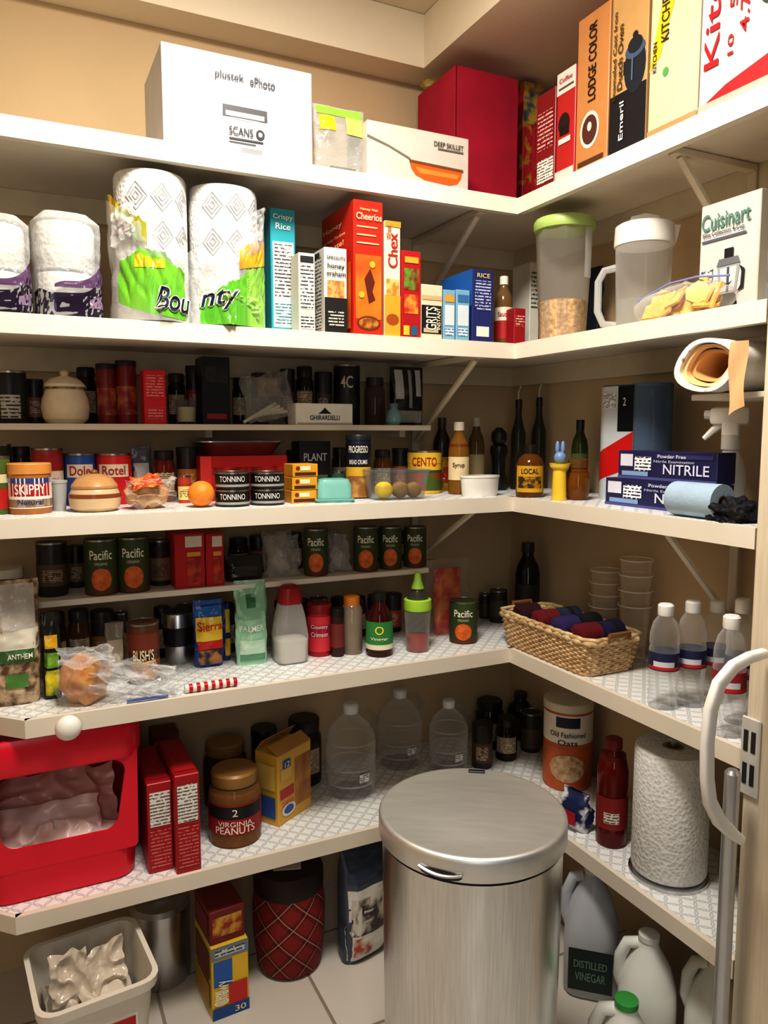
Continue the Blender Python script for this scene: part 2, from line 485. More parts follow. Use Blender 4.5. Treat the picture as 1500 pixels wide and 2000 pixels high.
def pouch(name, label, cat, x, y, z, w, t, h, mat, prints=(), texts=(), rz=0, group=None, seed=1, wr=.004, lean=0., pw=3.2):
    o = thing(name, label, cat, (x, y, z), rz, group)
    MM, NN = 24, 36
    rings = pouch_rings(w, t, h, seed, wr=wr, lean=lean, pw=pw)
    MB().loft(rings).done('bag_body', M(mat, .22), o, ang=60)
    def surf(px, v):
        j = min(max(v, 0), 1) * MM; k = min(int(j), MM - 1); fr = j - k
        def yy(rg):
            front = sorted([p for p in rg[NN // 2:]] + [rg[0]], key=lambda p: p.x)
            for a, b in zip(front, front[1:]):
                if a.x <= px <= b.x: return a.y + (b.y - a.y) * ((px - a.x) / max(b.x - a.x, 1e-6))
            return front[0].y if px < front[0].x else front[-1].y
        return Vector((px, yy(rings[k]) * (1 - fr) + yy(rings[k + 1]) * fr, v * h))
    for i, (u0, u1, v0, v1, c) in enumerate(prints):
        nu, nv = 14, 14
        b = MB()
        rg = [[surf(w * .97 * (u0 + (u1 - u0) * a / nu - .5), v0 + (v1 - v0) * q / nv) + Vector((0, -.0012 - .0005 * i, 0)) for a in range(nu + 1)] for q in range(nv + 1)]
        b.loft(rg, False, False, closed=False).done('printed_panel', M(c, .22), o, recalc=False, ang=60)
    for s, u, v, wf, hf, c in texts:
        lettering(o, s, c, lambda a, b: surf(w * (u - .5) + a, v + b / h) + Vector((0, -.0035, 0)), wf * w, hf * h)
    return o
BOT = [(.9, 0), (1, .02), (1, .62), (.86, .72), (.5, .82), (.42, .88), (.42, .9)]
PJ = [(.9, 0), (.98, .02), (1, .1), (1, .62), (.96, .74), (.78, .82), (.78, .84)]
def filler(z, x0, x1, yt, d, kind, c1, c2, name, label, cat, hmax=None, side='B'):  # back-row goods, many coloured dark to deepen the recess shade
    x, y, w, h = spot(z, x0, x1, yt, d, side, rnd=kind != 'box' and kind != 'pouch')
    if hmax: h = min(h, hmax)
    if kind == 'can':
        can(name, label, cat, x, y, z, w, h, c1, [(.12, .62, c2, 1.4), (.2, .5, LN(c2, '#3a2a20', 260), .7), (.68, .9, c1, 1.4)])
    elif kind == 'tin':
        can(name, label, cat, x, y, z, w, h, c1, [(.15, .6, c2, 1.3), (.22, .52, LN(c2, '#d9cdb8', 280), .6)], lid=('#1e1a18', h * .12))
    elif kind == 'jar':
        bottle(name, label, cat, x, y, z, w, h, PJ, CL(c1, .6, .4), [(.86, .82), (.88, .84), (.88, .98), (.8, 1)], c2, (.7, c1), [(.2, .58, LN('#c9b898', '#5a4030', 240), 1.0, 1)])
    elif kind == 'bottle':
        bottle(name, label, cat, x, y, z, w, h, BOT, CL(c1, .7, .3), [(.5, .88), (.52, .9), (.5, 1), (.4, 1)], c2, None, [(.18, .5, c2, 1.2, 1)])
    elif kind == 'box':
        carton(name, label, cat, x, y, z, w, min(.07, -.024 - y), h, c1, [('F', .08, .92, .55, .9, c2), ('F', .15, .85, .1, .3, LN(c1, c2, 150))])
    else:
        pouch(name, label, cat, x, y + .018, z, w, .035, h, c1, [(.1, .9, .25, .7, c2)], seed=x0, wr=.008)

# ------------------------------------------------------------------ setting
XL = -2.1
struct(MB().box(XL - .1, .1, -3., .1, -.06, 0).done('floor', tile_mat()))
struct(MB().box(XL - .1, .1, 0, .08, 0, 2.65).done('wall_back', WALL))
struct(MB().box(0, .08, -1.3, 0, 0, 2.65).done('wall_right', WALL))
struct(MB().box(XL - .08, XL, -1.9, 0, 0, 2.65).done('wall_left', WALL))
pc = hz(828, 133, ZS)
ZT = ZS + .13
struct(MB().box(XL, 0, -2.2, 0, ZT, ZT + .1).done('ceiling', CEIL))
struct(MB().prism([(XL, -.001), (XL, pc.y), (pc.x, pc.y), (pc.x, -2.2), (-.001, -2.2), (-.001, -.001)], ZS, ZT - .001).done('ceiling', CEIL, ang=10))
WOOD = M('#dccfb9', .55, v=.16, s=14, st=(12, 12, .8))
struct(MB().box(-D2 - .004, .02, YJ - .16, YJ, 0, 2.19, .003).done('trim_1', WOOD))
# ------------------------------------------------------------------ shelves
def shelf(z, label, chamfer=None, liner=False):
    t = thing('pantry_shelf', label, 'shelf', (0, 0, z))
    zt = -.001 if liner else 0
    front = [(XL, -D1), (-D2, -D1)]
    if chamfer is not None:
        xc = chamfer; c = .11
        front = [(XL, -D1 + c), (xc - c, -D1 + c), (xc, -D1), (-D2, -D1)]
    lip = .018
    g = lip - .001
    poly = [(XL, -.001)] + [(x, y + g) for x, y in front[:-1]] + [(-D2 + g, -D1 + g), (-D2 + g, YJ + .004), (-.001, YJ + .004), (-.001, -.001)]
    MB().prism(poly, -.022, zt).done('board', SHELF, t)
    pts = front
    for (xa, ya), (xb, yb) in zip(pts, pts[1:]):
        ln = math.hypot(xb - xa, yb - ya); a = math.atan2(yb - ya, xb - xa)
        mt = Matrix.Translation((xa, ya, 0)) @ Matrix.Rotation(a, 4, 'Z')
        MB().box(0, ln, .0, lip, -TH, zt + .0004, 0, mt).done('front_edge', SHELF, t)
    MB().box(-D2, -D2 + lip, YJ + .004, -D1, -TH, zt + .0004).done('front_edge', SHELF, t)
    CM = M('#d9cdb5', .6)
    MB().box(XL, -.001, -.02, -.001, -.075, -.0225).done('wall_cleat', CM, t)
    MB().box(-.02, -.001, YJ + .004, -.0205, -.075, -.0225).done('wall_cleat', CM, t)
    if liner:
        pl = [(XL, -.02)] + [(x, y + .012) for x, y in front[:-1]] + [(-D2 + .012, -D1 + .012), (-D2 + .012, YJ + .006), (-.02, YJ + .006), (-.02, -.02)]
        MB().prism(pl, -.0004, 0).done('shelf_liner', LINER, t)
    return t
SH1 = shelf(Z1, 'topmost cream painted shelf running around the pantry corner')
SH2 = shelf(Z2, 'cream corner shelf second from the top, carrying the cereal boxes')
SH3 = shelf(Z3, 'middle corner shelf lined with ring-patterned paper, holding the glove boxes', None, True)
SH4 = shelf(Z4, 'corner shelf with patterned liner, carrying the wicker basket and water bottles', colY(48, -D1, Z4), True)
SH5 = shelf(Z5, 'lowest lined corner shelf behind the steel trash can', colY(30, -D1, Z5), True)
def riser(z, x0, x1, label):
    a = max(colY(x0, RY, z), XL + .01); bb = colY(x1, RY, z)
    t = thing('riser_shelf', label, 'shelf', (0, 0, z))
    MB().box(a, bb, RY, -.002, -.013, 0, .001).done('board', SHELF, t)
    for x in (a + .03, bb - .03, (a + bb) / 2): MB().box(x - .008, x + .008, RY + .1, -.002, -.03, -.013).done('support_batten', SHELF, t)
riser(ZR1, -120, 842, 'narrow cream half-shelf at the back under the cereal shelf')
riser(ZR2, 68, 838, 'narrow cream half-shelf carrying the row of green soup cans')
BR = M('#ded2bd', .45)
def bracket(par, x=None, y=None, drop=.2):
    m = Matrix.Translation((x if x else 0, y if y else 0, -TH)) @ Matrix.Rotation(0 if x else HPI, 4, 'Z')
    D = (D1 if x else D2) - .03
    o = MB().box(-.01, .01, -.026, -.0205, -drop - .03, .0, .001).done('bracket', BR, par, xf=m)
    MB().box(-.01, .01, -D, -.021, .0, .013, .001).done('bracket_arm', BR, o, xf=m)
    MB().tube([(0, -D + .02, 0), (0, -.024, -drop)], .008, 6).done('bracket_brace', BR, o, xf=m)
xb = colY(938, -D1 + .04, Z1); yb = colX(1314, -D2 + .03, Z1)
bracket(SH1, x=xb)
bracket(SH2, x=xb)
bracket(SH3, x=xb, drop=.17)
bracket(SH1, y=yb)
bracket(SH3, y=yb)
t = thing('drawer_knob', 'round white knob on the front edge of the lower shelf', 'knob', (colY(131, -D1, Z4), -D1, Z4 - .018), 0)
MB().sphere((0, -.024, 0), .024, (1, .8, 1)).done('knob_ball', WHITE, t)
MB().tube([(0, 0, 0), (0, -.012, 0)], .009, 12).done('stem', WHITE, t)

# ------------------------------------------------------------------ TOP SHELF
cb(Z1, 318, 610, 112, .012, .2, 'scanner_box', 'large white scanner carton at left of the topmost shelf', 'box', '#c2c3c7',
   [('F', [(.53 + .17 * math.cos(a), .44 + .08 * math.sin(a)) for a in [2 * PI * k / 20 for k in range(20)]], '#aaaaad'),
    ('F', .38, .68, .38, .5, '#4d4b4c'), ('F', .40, .66, .39, .44, '#b2b2b4'), ('F', .5, .64, .02, .08, '#88888a'),
    ('F', .42, .65, .15, .17, '#333338'), ('F', .42, .60, .12, .132, '#55555a'), ('F', 'o', .63, .24, .03, .052, '#333338'), ('F', 'o', .63, .24, .014, .025, '#c2c3c7')],
   [('F', 'plustek', .43, .78, .19, .1, '#18181c'), ('F', 'ePhoto', .65, .778, .17, .095, '#3a3a40'), ('F', 'SCANS', .5, .24, .16, .085, '#2c2c30')])
x, y, w, h = spot(Z1, 615, 716, 205, .03)
o = pouch('zip_bag', 'clear zip bag with yellow and green header on topmost shelf', 'bag', x, y + .015, Z1, w, .03, h, CL('#dededa', .3, .4, .12, b=.6),
          [(.05, .95, .86, .98, '#8cb34a'), (.1, .4, .62, .84, '#dbb92a'), (.62, .95, .6, .86, '#c9c96e')], seed=4)
MB().box(-.02, .04, -.004, .006, .003, .02, .002).done('contents', BLACK, o)
cb(Z1, 717, 915, 252, .012, .11, 'skillet_box', 'pale grey skillet carton with orange pan picture on topmost shelf', 'box', '#c6bfb5',
   [('F', [(0, .74), (.2, .62), (.4, .46), (.42, .42), (.41, .40), (.38, .43), (.2, .58), (0, .69)], '#7d7264'),
    ('F', [(.4, .38), (.93, .35), (.92, .22), (.88, .11), (.8, .06), (.55, .09), (.46, .16), (.42, .26)], '#d8641f'), ('F', [(.46, .3), (.9, .28), (.88, .2), (.5, .2)], '#e98a3c'), ('F', [(.4, .42), (.94, .39), (.94, .34), (.4, .37)], '#7a4a2c'),
    ('F', .68, .94, .69, .72, '#6d665c')],
   [('F', 'DEEP SKILLET', .79, .79, .3, .09, '#3d362e')])
RED = BL('#b8183a', '#96102c', 9, .3, r=.7)
x, y, w, h = spot(Z1, 888, 1010, 140, .13)
t = carton('gift_bag', 'tall crimson gift bag in the corner of topmost shelf', 'bag', x, y, Z1, w, .19, h, RED, [('F', .0, .02, 0, 1, '#6a0a1a')])
MB().sphere((-w / 2 + .015, .15, h + .012), .02, (1.2, 1, .8), 3, .25, 2, 3).done('gold_tassel', M('#9a8136', .5), t)
x, y, w, h = spot(Z1, 1020, 1058, 160, .2)
carton('gift_bag', 'slim patterned gift bag in red, yellow and blue beside crimson bag', 'bag', x, y, Z1, w, .14, h, BL('#b11b2a', '#c2952c', 28, .05, .56), [('F', 0, 1, .72, 1, BL('#3c5a6b', '#c5a13c', 30)), ('F', .45, .6, 0, .7, '#c02040')])
cr(Z1, 1046, 1083, 180, .02, .2, 'appliance_box', 'dark red carton with small white print beside patterned gift bag', 'box', '#86171d',
   [('F', .1, .95, .08, .32, LN('#e8e0d6', '#6a5a50', 160)), ('F', .1, .9, .42, .8, LN('#86171d', '#d8b8b0', 110, .6))])
cr(Z1, 1086, 1122, 138, .015, .2, 'appliance_box', 'red and white carton with small black appliance picture', 'box', '#b42a28',
   [('F', 0, 1, .8, 1, '#d3ccc4'), ('F', .1, .9, .84, .86, '#554'), ('F', 'o', .42, .52, .3, .1, '#2a1414'), ('F', .2, .7, .42, .5, '#1a1010'), ('F', .15, .8, .34, .39, '#e8d0c8'), ('F', 0, 1, 0, .1, '#d3c9bd')],
   [('F', 'Coffee', .5, .92, .7, .04, '#b42a28')])
cr(Z1, 1125, 1187, 24, .012, .24, 'cookware_box', 'tall orange-brown cookware carton with vertical black lettering', 'box', '#bb8552',
   [('F', 'o', .45, .25, .3, .12, '#e3d6c4'), ('F', 'o', .45, .25, .24, .095, '#5a2f25'), ('F', 'o', .45, .27, .07, .03, '#e0d0c0'), ('F', .1, .9, .03, .06, '#5a3a20')],
   [('F', 'LODGE COLOR', .5, .68, .5, .24, '#1a120c', 1)])
cr(Z1, 1191, 1262, -22, .012, .24, 'dutch_oven_box', 'tall tan carton with black base and pot picture', 'box', '#ba9664',
   [('F', 0, 1, 0, .38, '#17161a'), ('F', 'o', .68, .5, .29, .16, '#20242e'), ('F', .37, .42, .48, .56, '#20242e'), ('F', 'o', .68, .6, .27, .05, '#4a5a70'), ('F', 'o', .68, .63, .2, .05, '#20242e'), ('F', 'o', .68, .69, .07, .02, '#20242e'), ('F', .6, .64, .42, .58, '#5a6a80')],
   [('F', 'Enameled Cast Iron', .13, .62, .55, .1, '#4a3013', 1), ('F', 'Dutch Oven', .29, .6, .4, .14, '#4a3013', 1), ('F', 'Emeril', .36, .2, .24, .12, '#efe8dc', 1)])
cr(Z1, 1267, 1364, -48, .008, .25, 'mixer_box', 'plain cream carton with diagonal yellow tape and green dot', 'box', '#cfbd9f',
   [('F', [(0, .45), (.22, .52), (.62, 1), (.3, 1)], '#dfb820'), ('F', 'o', .35, .4, .06, .03, '#5c9a52'), ('F', 0, 1, 0, .05, '#a88a60')],
   [('F', 'KITCHEN', .32, .78, .35, .16, '#3a2f16', 1), ('F', 'KITCHEN', .12, .53, .2, .08, '#3a2f16', 1)])
yk0 = colX(1368, -D2 + .01, Z1 + .1); yk1 = YJ + .008
carton('mixer_box', 'white mixer carton with big red vertical lettering, rightmost on topmost shelf', 'box', -D2 + .01, (yk0 + yk1) / 2, Z1, yk0 - yk1, .25, .27, '#cfcac2',
       [('F', 0, 1, 0, .06, '#b0a598'), ('F', [(.1, .06), (1, .06), (1, .2), (.35, .12)], '#a92126'), ('F', 'o', .84, .62, .14, .16, '#3b3a3d'), ('F', 'o', .84, .62, .07, .09, '#8a888a'), ('F', .66, .98, .76, .85, '#4a494c')],
       [('F', 'Kitc', .16, .52, .52, .19, '#b4161e', 1), ('F', '10', .4, .34, .12, .07, '#b4161e', 1), ('F', '5.', .42, .6, .1, .09, '#b4161e', 1), ('F', '4.7', .56, .48, .22, .11, '#b4161e', 1)], rz=HPI)

# ------------------------------------------------------------------ SECOND SHELF
def tp_pack(x0, x1, yt, label, seed):
    x, y, w, h = spot(Z2, x0, x1, yt, .05)
    t = thing('toilet_paper_pack', label, 'toilet paper', (x, y + w / 2, Z2), .1, 'toilet paper packs')
    r = w / 2 * .93; hh = h / 2 - .004
    for k in range(2):
        MB().lathe([(r * .3, k * h / 2 + .003), (r * .94, k * h / 2 + .003), (r, k * h / 2 + .012), (r, k * h / 2 + hh - .01), (r * .94, k * h / 2 + hh), (r * .3, k * h / 2 + hh), (r * .3, k * h / 2 + .003)], cap0=False, cap1=False).done('paper_roll', QUILT, t)
    q = .45
    def pt(a, v, k):
        m_ = w / 2 * k
        wr = 1 + .03 * noise.noise(Vector((a * 3, v * 7, seed))) - .05 * abs(noise.noise(Vector((a * 6, v * 13, seed + 5)))) - .03 * abs(noise.noise(Vector((a * 14, v * 22, seed + 5))))
        dent = 1 - .05 * math.exp(-((v - .5) / .06) ** 2)
        return Vector((m_ * wr * dent * math.copysign(abs(math.sin(a)) ** q, math.sin(a)), -m_ * wr * dent * math.copysign(abs(math.cos(a)) ** q, math.cos(a)), v * (h + .014)))
    rg = []
    for j in range(41):
        v = j / 40
        k = 1.05 if v < .9 else 1.05 - (v - .9) * 3.5
        rg.append([pt(2 * PI * i / 80, v, k) for i in range(80)])
    MB().loft(rg).done('wrapper', CL('#f6f6f4', .3, .5, .1, b=.5), t, ang=60)
    def band(a0, a1, f0, f1, c, e):
        rr = []
        for j in range(9):
            rr.append([pt(a0 + (a1 - a0) * i / 40, f0(i / 40) + (f1(i / 40) - f0(i / 40)) * j / 8, 1.055 + e) for i in range(41)])
        MB().loft(rr, False, False, closed=False).done('wrapper_print', c, t, recalc=False, ang=60)
    band(-1.35, 1.35, lambda u: .0, lambda u: .24 + .36 * max(0, u - .35) ** 1.2 + .03 * math.sin(9 * u), M('#2a2033', .2), .0)
    band(-.2, 1.2, lambda u: .29 + .05 * u, lambda u: .32 + .24 * u, M('#6a4f70', .2), .004)
    band(.25, 1.0, lambda u: .12, lambda u: .2 + .05 * u, M('#8d7a90', .2), .006)
tp_pack(-75, 58, 425, 'film-wrapped toilet paper pack cut by the left edge', 1)
tp_pack(66, 198, 424, 'film-wrapped toilet paper pack next to the paper towel pack', 2)
# paper towel pack
def towel_pack():
    a, bq = spot(Z2, 226, 368, 345, .08, rnd=True), spot(Z2, 371, 504, 365, .08, rnd=True)
    x = (a[0] + bq[0]) / 2; r = (a[2] + bq[2]) / 2 * .96; sp = (bq[0] - a[0]) / 2; h = .285
    sp = max(sp, r * 1.0)
    t = thing('paper_towel_pack', 'half-open pack of two quilted paper towel rolls in green printed wrap', 'paper towels', (x, -D1 + r + .012, Z2), 0)
    for s in (-1, 1):
        hh = h if s < 0 else h - .008
        q = MB().lathe([(r * .25, .004), (r * .97, .004), (r, .01), (r, hh - .008), (r * .96, hh), (r * .27, hh), (r * .25, hh - .006), (r * .25, .004)], 40, (s * sp, 0, 0), False, False)
        q.done('paper_towel_roll', QUILT, t)
        MB().lathe([(r * .24, .006), (r * .24, hh - .003), (r * .2, hh - .003), (r * .2, .006)], 20, (s * sp, 0, 0), False, False).done('cardboard_core', M('#a58a62', .9), t)
        for zc in (.165, .235):
            for ac in (-.55, .15, .85):
                for k in (1., .64, .3):
                    pp = [(0, .026 * k), (.3 * k, 0), (0, -.026 * k), (-.3 * k, 0)]
                    loop_ = []
                    for i in range(4):
                        (a0, z0), (a1, z1) = pp[i], pp[(i + 1) % 4]
                        for f in (0, .33, .66): loop_.append((a0 + (a1 - a0) * f, z0 + (z1 - z0) * f))
                    MB().tube([(s * sp + r * math.sin(ac + a_), -r * math.cos(ac + a_), zc + z_) for a_, z_ in loop_], .0017, 5, True).done('embossed_diamond', M('#b5b3b0', .9), t)
    L = 2 * sp; qq = PI * r / 2; tot = L + 2 * qq
    def rad_at(s_):
        ax = min(abs(s_ - sp), abs(s_ + sp))
        return math.sqrt(max(r * r - min(ax, r * .8) ** 2, 0))
    def st(u, v, e=0, flare=0.):
        s = u * tot / 2
        n1 = noise.noise(Vector((u * 5, v * 12, 2.2))); n2 = abs(noise.noise(Vector((u * 8 + v * 14, v * 10, 7)))); n3 = abs(noise.noise(Vector((u * 17 - v * 20, v * 22, 1))))
        bul = .006 + e + flare + .004 * n1 + .010 * n2 + .005 * n3 + .010 * max(0, 1 - v / .06)
        if abs(s) <= L / 2: return Vector((s, -rad_at(s) - bul, v))
        ang = (abs(s) - L / 2) / r
        rr = r + min(bul, .014)
        return Vector((math.copysign(L / 2 + rr * math.sin(ang), s), -rr * math.cos(ang), v))
    def jag(x_): return .010 * noise.noise(Vector((x_ * 10, 3, 1))) + .006 * noise.noise(Vector((x_ * 31, 3, 1)))
    def patch(u0, u1, f0, f1, mat, nm, e, nu=90, nv=22, flare=0.):
        rows = []
        for j in range(nv + 1):
            row = []
            for i in range(nu + 1):
                u = i / nu; U = u0 + (u1 - u0) * u
                lo, hi = f0(u), f1(u) + jag(U)
                row.append(st(U, max(.002, lo + (hi - lo) * j / nv), e, flare * max(0, j / nv - .7) ** 1.3))
            rows.append(row)
        MB().loft(rows, False, False, closed=False).done(nm, mat, t, recalc=False, ang=45)
    G = BL('#86c23f', '#5aa637', 6, .25, r=.12)
    WR = CL('#fafaf8', .3, .5, .05, b=.35)
    patch(-1.05, 1.03, lambda u: .0, lambda u: .14 + .11 * abs(2 * u - 1) ** 1.6, WR, 'wrapper', .001, 150, 34, .06)
    patch(-.8, -.12, lambda u: .006 + .03 * (1 - u) ** 2, lambda u: .085 + .05 * math.sin(2.6 * u + .4), G, 'wrapper_print', .002)
    patch(-.62, -.34, lambda u: .1, lambda u: .125 - .01 * u, BL('#e8c03a', '#79b83a', 9, .12, r=.15), 'wrapper_print', .003)
    patch(.04, .55, lambda u: .0, lambda u: .045 + .065 * u, G, 'wrapper_print', .002)
    patch(.52, .97, lambda u: .0, lambda u: .11 + .03 * u, BL('#74b63c', '#a9d46a', 8, .2, r=.15), 'wrapper_print', .002)
    patch(.45, .94, lambda u: .112 + .025 * u, lambda u: .15 + .05 * u, BL('#e8b53a', '#d9662e', 9, .12, r=.15), 'wrapper_print', .003)
    patch(-.98, -.5, lambda u: .2 - .06 * u, lambda u: .25 - .07 * u, BL('#e0b03c', '#4f9a35', 8, .12, r=.15), 'wrapper_print', .003)
    patch(-.84, -.66, lambda u: .16, lambda u: .19, M('#7a2a2c', .2), 'wrapper_print', .004)
    for s_, u, w_, dz in (('Bou', -.25, .062, .042), ('nty', .24, .064, .05)):
        for ox, oz in ((-.0022, 0), (.0022, 0), (0, -.0022), (0, .0022)):
            lettering(t, s_, '#f4f0e4', lambda p, q_: st(u + (p + ox + q_ * .25) / (tot / 2), max(.004, dz + oz + q_ + p * (.16 if u > 0 else -.1)), .0055), w_, .042)
        lettering(t, s_, '#141a38', lambda p, q_: st(u + (p + q_ * .25) / (tot / 2), max(.004, dz + q_ + p * (.16 if u > 0 else -.1)), .0075), w_, .042)
    MB().sheet((-sp - r * .9, -.06, .18), (.018, -.015, .01), (.0, .0, .032), .008, 5, n=20, fr=1.4).done('torn_flap', WR, t, ang=45)
    MB().sheet((sp + r * .72, -r * .85, .2), (.016, -.008, .004), (.004, .0, .035), .008, 7, n=20, fr=1.4).done('torn_flap', WR, t, ang=45)
    MB().sheet((sp + r * .2, -r * 1.1, .03), (.04, .006, .0), (.0, -.006, .03), .008, 9, n=24, zmin=.001, fr=1.6).done('torn_flap', CL('#c9e69a', .4, .4, .06), t, ang=45)
towel_pack()
NUT = LN('#dcd9d1', '#55504c', 130)
cb(Z2, 530, 578, 408, .09, .19, 'cereal_box', 'teal cereal box with white nutrition panel right of the towel pack', 'box', '#38a6b2',
   [('F', .08, .92, .06, .74, '#cfdad7'), ('F', .14, .86, .3, .72, NUT), ('F', .14, .86, .08, .26, LN('#cfe3e2', '#4a7a7c', 150))],
   [('F', 'Crispy', .5, .93, .8, .05, '#f5f5ef'), ('F', 'Rice', .5, .86, .6, .05, '#f5f5ef')])
cb(Z2, 634, 678, 484, .02, .16, 'cracker_box', 'white and black graham cracker box beside the tall red cereal box', 'box', '#d3cfc7',
   [('F', 0, 1, 0, .42, '#23211f'), ('F', .12, .88, .42, .62, BL('#b87a40', '#e0b070', 60)), ('F', .15, .85, .08, .28, LN('#23211f', '#c9c5bd', 150)), ('L', .1, .9, .35, .9, NUT), ('L', .1, .9, .05, .3, LN('#e6e2da', '#444', 150)), ('L', .15, .85, .9, .96, '#33312f')],
   [('F', 'SPROUTS', .5, .88, .8, .035, '#3a3836'), ('F', 'honey', .5, .78, .75, .07, '#1c1b1a'), ('F', 'graham', .5, .69, .85, .07, '#1c1b1a')])
cb(Z2, 584, 616, 494, .03, .05, 'cracker_box', 'small white box with black printed panel next to teal cereal box', 'box', '#cecac2',
   [('F', .1, .9, .3, .86, NUT), ('F', .1, .9, .88, .96, '#2b2a2a'), ('F', .1, .9, .05, .2, LN('#dedad2', '#333', 150))])
cb(Z2, 691, 748, 392, .01, .185, 'cereal_box', 'tallest red-orange cereal box on the cereal shelf', 'box', '#c8321e',
   [('F', .06, .94, .12, .6, BL('#d2541f', '#e89a2e', 10, .2)), ('F', 'o', .5, .09, .4, .055, '#7a3a1c'), ('F', 'o', .5, .09, .34, .04, BL('#c98a3c', '#8a5020', 70)), ('F', .1, .8, .8, .81, '#f0d9a0'), ('F', .1, .75, .74, .75, '#f0d9a0'), ('F', .1, .85, .68, .69, '#f0d9a0'),
    ('F', [(.35, .42), (.55, .5), (.7, .4), (.62, .33), (.72, .27), (.5, .24)], '#6a2412'), ('F', 'o', .62, .53, .1, .025, '#efb13d'), ('F', 'o', .25, .3, .1, .025, '#efb13d'), ('L', .05, .95, .05, .55, BL('#cf4a20', '#e69a30', 9, .2)), ('L', 'o', .5, .25, .35, .12, '#c98a3c')],
   [('F', 'Honey Nut', .5, .93, .6, .025, '#f0d9a0'), ('F', 'Cheerios', .5, .88, .86, .05, '#f6e7b8'), ('L', 'Honey', .4, .86, .6, .05, '#f1d3a4'), ('L', 'so easy-To-love', .45, .78, .7, .03, '#f1d3a4'), ('L', 'Taste!', .5, .72, .5, .04, '#f1d3a4')])
cb(Z2, 751, 782, 432, .012, .17, 'cereal_box', 'cream and yellow cereal box with red vertical name', 'box', '#ded5c1',
   [('F', 0, 1, 0, .36, '#d9a637'), ('F', .1, .9, .36, .5, BL('#c58a3a', '#e9c070', 70)), ('F', 'o', .5, .15, .4, .05, '#a8541e'), ('F', 0, 1, .95, 1, '#cf9a38')],
   [('F', 'Chex', .5, .75, .3, .6, '#c2211d', 1), ('F', 'Wheat', .25, .9, .12, .3, '#b06020', 1)])
cb(Z2, 784, 822, 490, .012, .15, 'snack_box', 'red snack box between cream cereal box and grits', 'box', '#b31e22',
   [('F', .12, .88, .55, .8, BL('#8a2a20', '#6a9a3a', 40)), ('F', .15, .85, .28, .5, BL('#c23a24', '#d9a040', 45)), ('F', .1, .4, .03, .14, '#e8c23a'), ('F', .5, .8, .03, .14, '#2f6a8a'), ('F', .15, .85, .86, .93, '#d8a83a')])
cb(Z2, 823, 864, 556, .012, .09, 'grits_box', 'small cream grits box with black square label', 'box', '#dccfb6',
   [('F', .0, .95, .1, .62, '#1d1b1c'), ('F', .1, .8, .12, .2, '#c3b79c'), ('F', 0, .95, .72, .8, '#c9b184')],
   [('F', 'GRITS', .45, .38, .42, .5, '#f3ead6', 1), ('F', 'INSTANT', .8, .38, .4, .18, '#f3ead6', 1)])
for i, (a, bq, l) in enumerate(((866, 889, 'pale blue slim box beside the grits box'), (891, 917, 'pale blue slim box beside the navy rice box'))):
    cb(Z2, a, bq, 566, .015, .09, 'slim_box', l, 'box', '#86b0c8', [('F', .1, .9, .3, .7, '#d3dcdf'), ('F', .15, .85, .1, .25, LN('#e3ecef', '#4a7aa0', 150)), ('F', .1, .9, .76, .9, '#3f78ae' if i else '#d0a24a')], group='pale blue slim boxes')
cb(Z2, 922, 963, 527, .015, .14, 'rice_box', 'navy blue box with yellow and blue side by the corner', 'box', '#2a3474',
   [('F', .12, .88, .45, .85, LN('#2a3474', '#c9cde0', 140)), ('F', .2, .8, .08, .22, '#e7e4dc'), ('L', 0, 1, .5, 1, '#2f6fb5'), ('L', .15, .9, .25, .6, '#e0b73a'), ('L', 'o', .5, .3, .3, .12, '#f0e7d0')],
   [('F', 'RICE', .5, .92, .6, .06, '#e9d27a')])
x, y, r, h = spot(Z2, 966, 1001, 540, .07, rnd=True)
bottle('sauce_bottle', 'brown sauce bottle with white cap and red label by the corner', 'bottle', x, y, Z2, r, h, BOT, CL('#9c7a50', .55, .4), [(.48, .88), (.48, .99), (.4, 1)], '#e9e4da',
       (.6, '#7a4a26'), [(.1, .36, '#b22a24', 1.6, 1), (.36, .55, '#e9ddc8', 1.6, 1)], [('Sauce', .45, 1.2, .07, '#a01c1c')])
cb(Z2, 1004, 1026, 602, .015, .05, 'tea_box', 'small dark red box in the corner of the cereal shelf', 'box', '#a3232b', [('F', .1, .9, .5, .8, LN('#a3232b', '#e8c8b8', 160))])
cb(Z2, 1034, 1052, 512, .16, .08, 'cracker_box', 'narrow white carton standing in the corner behind the oats canister', 'box', '#e7e3da', [('F', .1, .9, .5, .9, LN('#e7e3da', '#4a6a4a', 90))])
# right
x, y, r, h = spot(Z2, 1043, 1157, 432, .085, 'R', True)
t = thing('cereal_canister', 'clear oats canister with lime green lid', 'canister', (x, y, Z2), facing(x, y))
MB().lathe([(r * .74, 0), (r * .78, .004), (r * .95, h * .92), (r * .97, h * .93)], 8).done('canister_body', CL('#f3efe8', .16, .5, .08), t, ang=60)
MB().lathe([(r * .73, .003), (r * .79, h * .33), (r * .5, h * .35), (r * .1, h * .36)], 24).done('oats', BL('#e4c69c', '#a7845a', 120, .2), t)['kind'] = 'stuff'
MB().lathe([(r * 1.0, h * .91), (r * 1.03, h * .93), (r * 1.03, h * .975), (r * .97, h), (r * .6, h)], 32).done('lid', M('#b4cd7a', .4), t)
MB().arc(r * .99, r * 1.0, h * .5, h * .9, .75, 1.1, 4).done('side_rib', FROST, t)
x, y, r, h = spot(Z2, 1202, 1310, 440, .13, 'R', True)
t = thing('pitcher', 'clear pitcher with white lid on the cereal shelf', 'pitcher', (x, y, Z2), facing(x, y))
MB().lathe([(r * .86, 0), (r * .9, .005), (r * 1.0, h * .83)], 32).done('pitcher_body', CL('#eeeeec', .18, .5, .1), t)
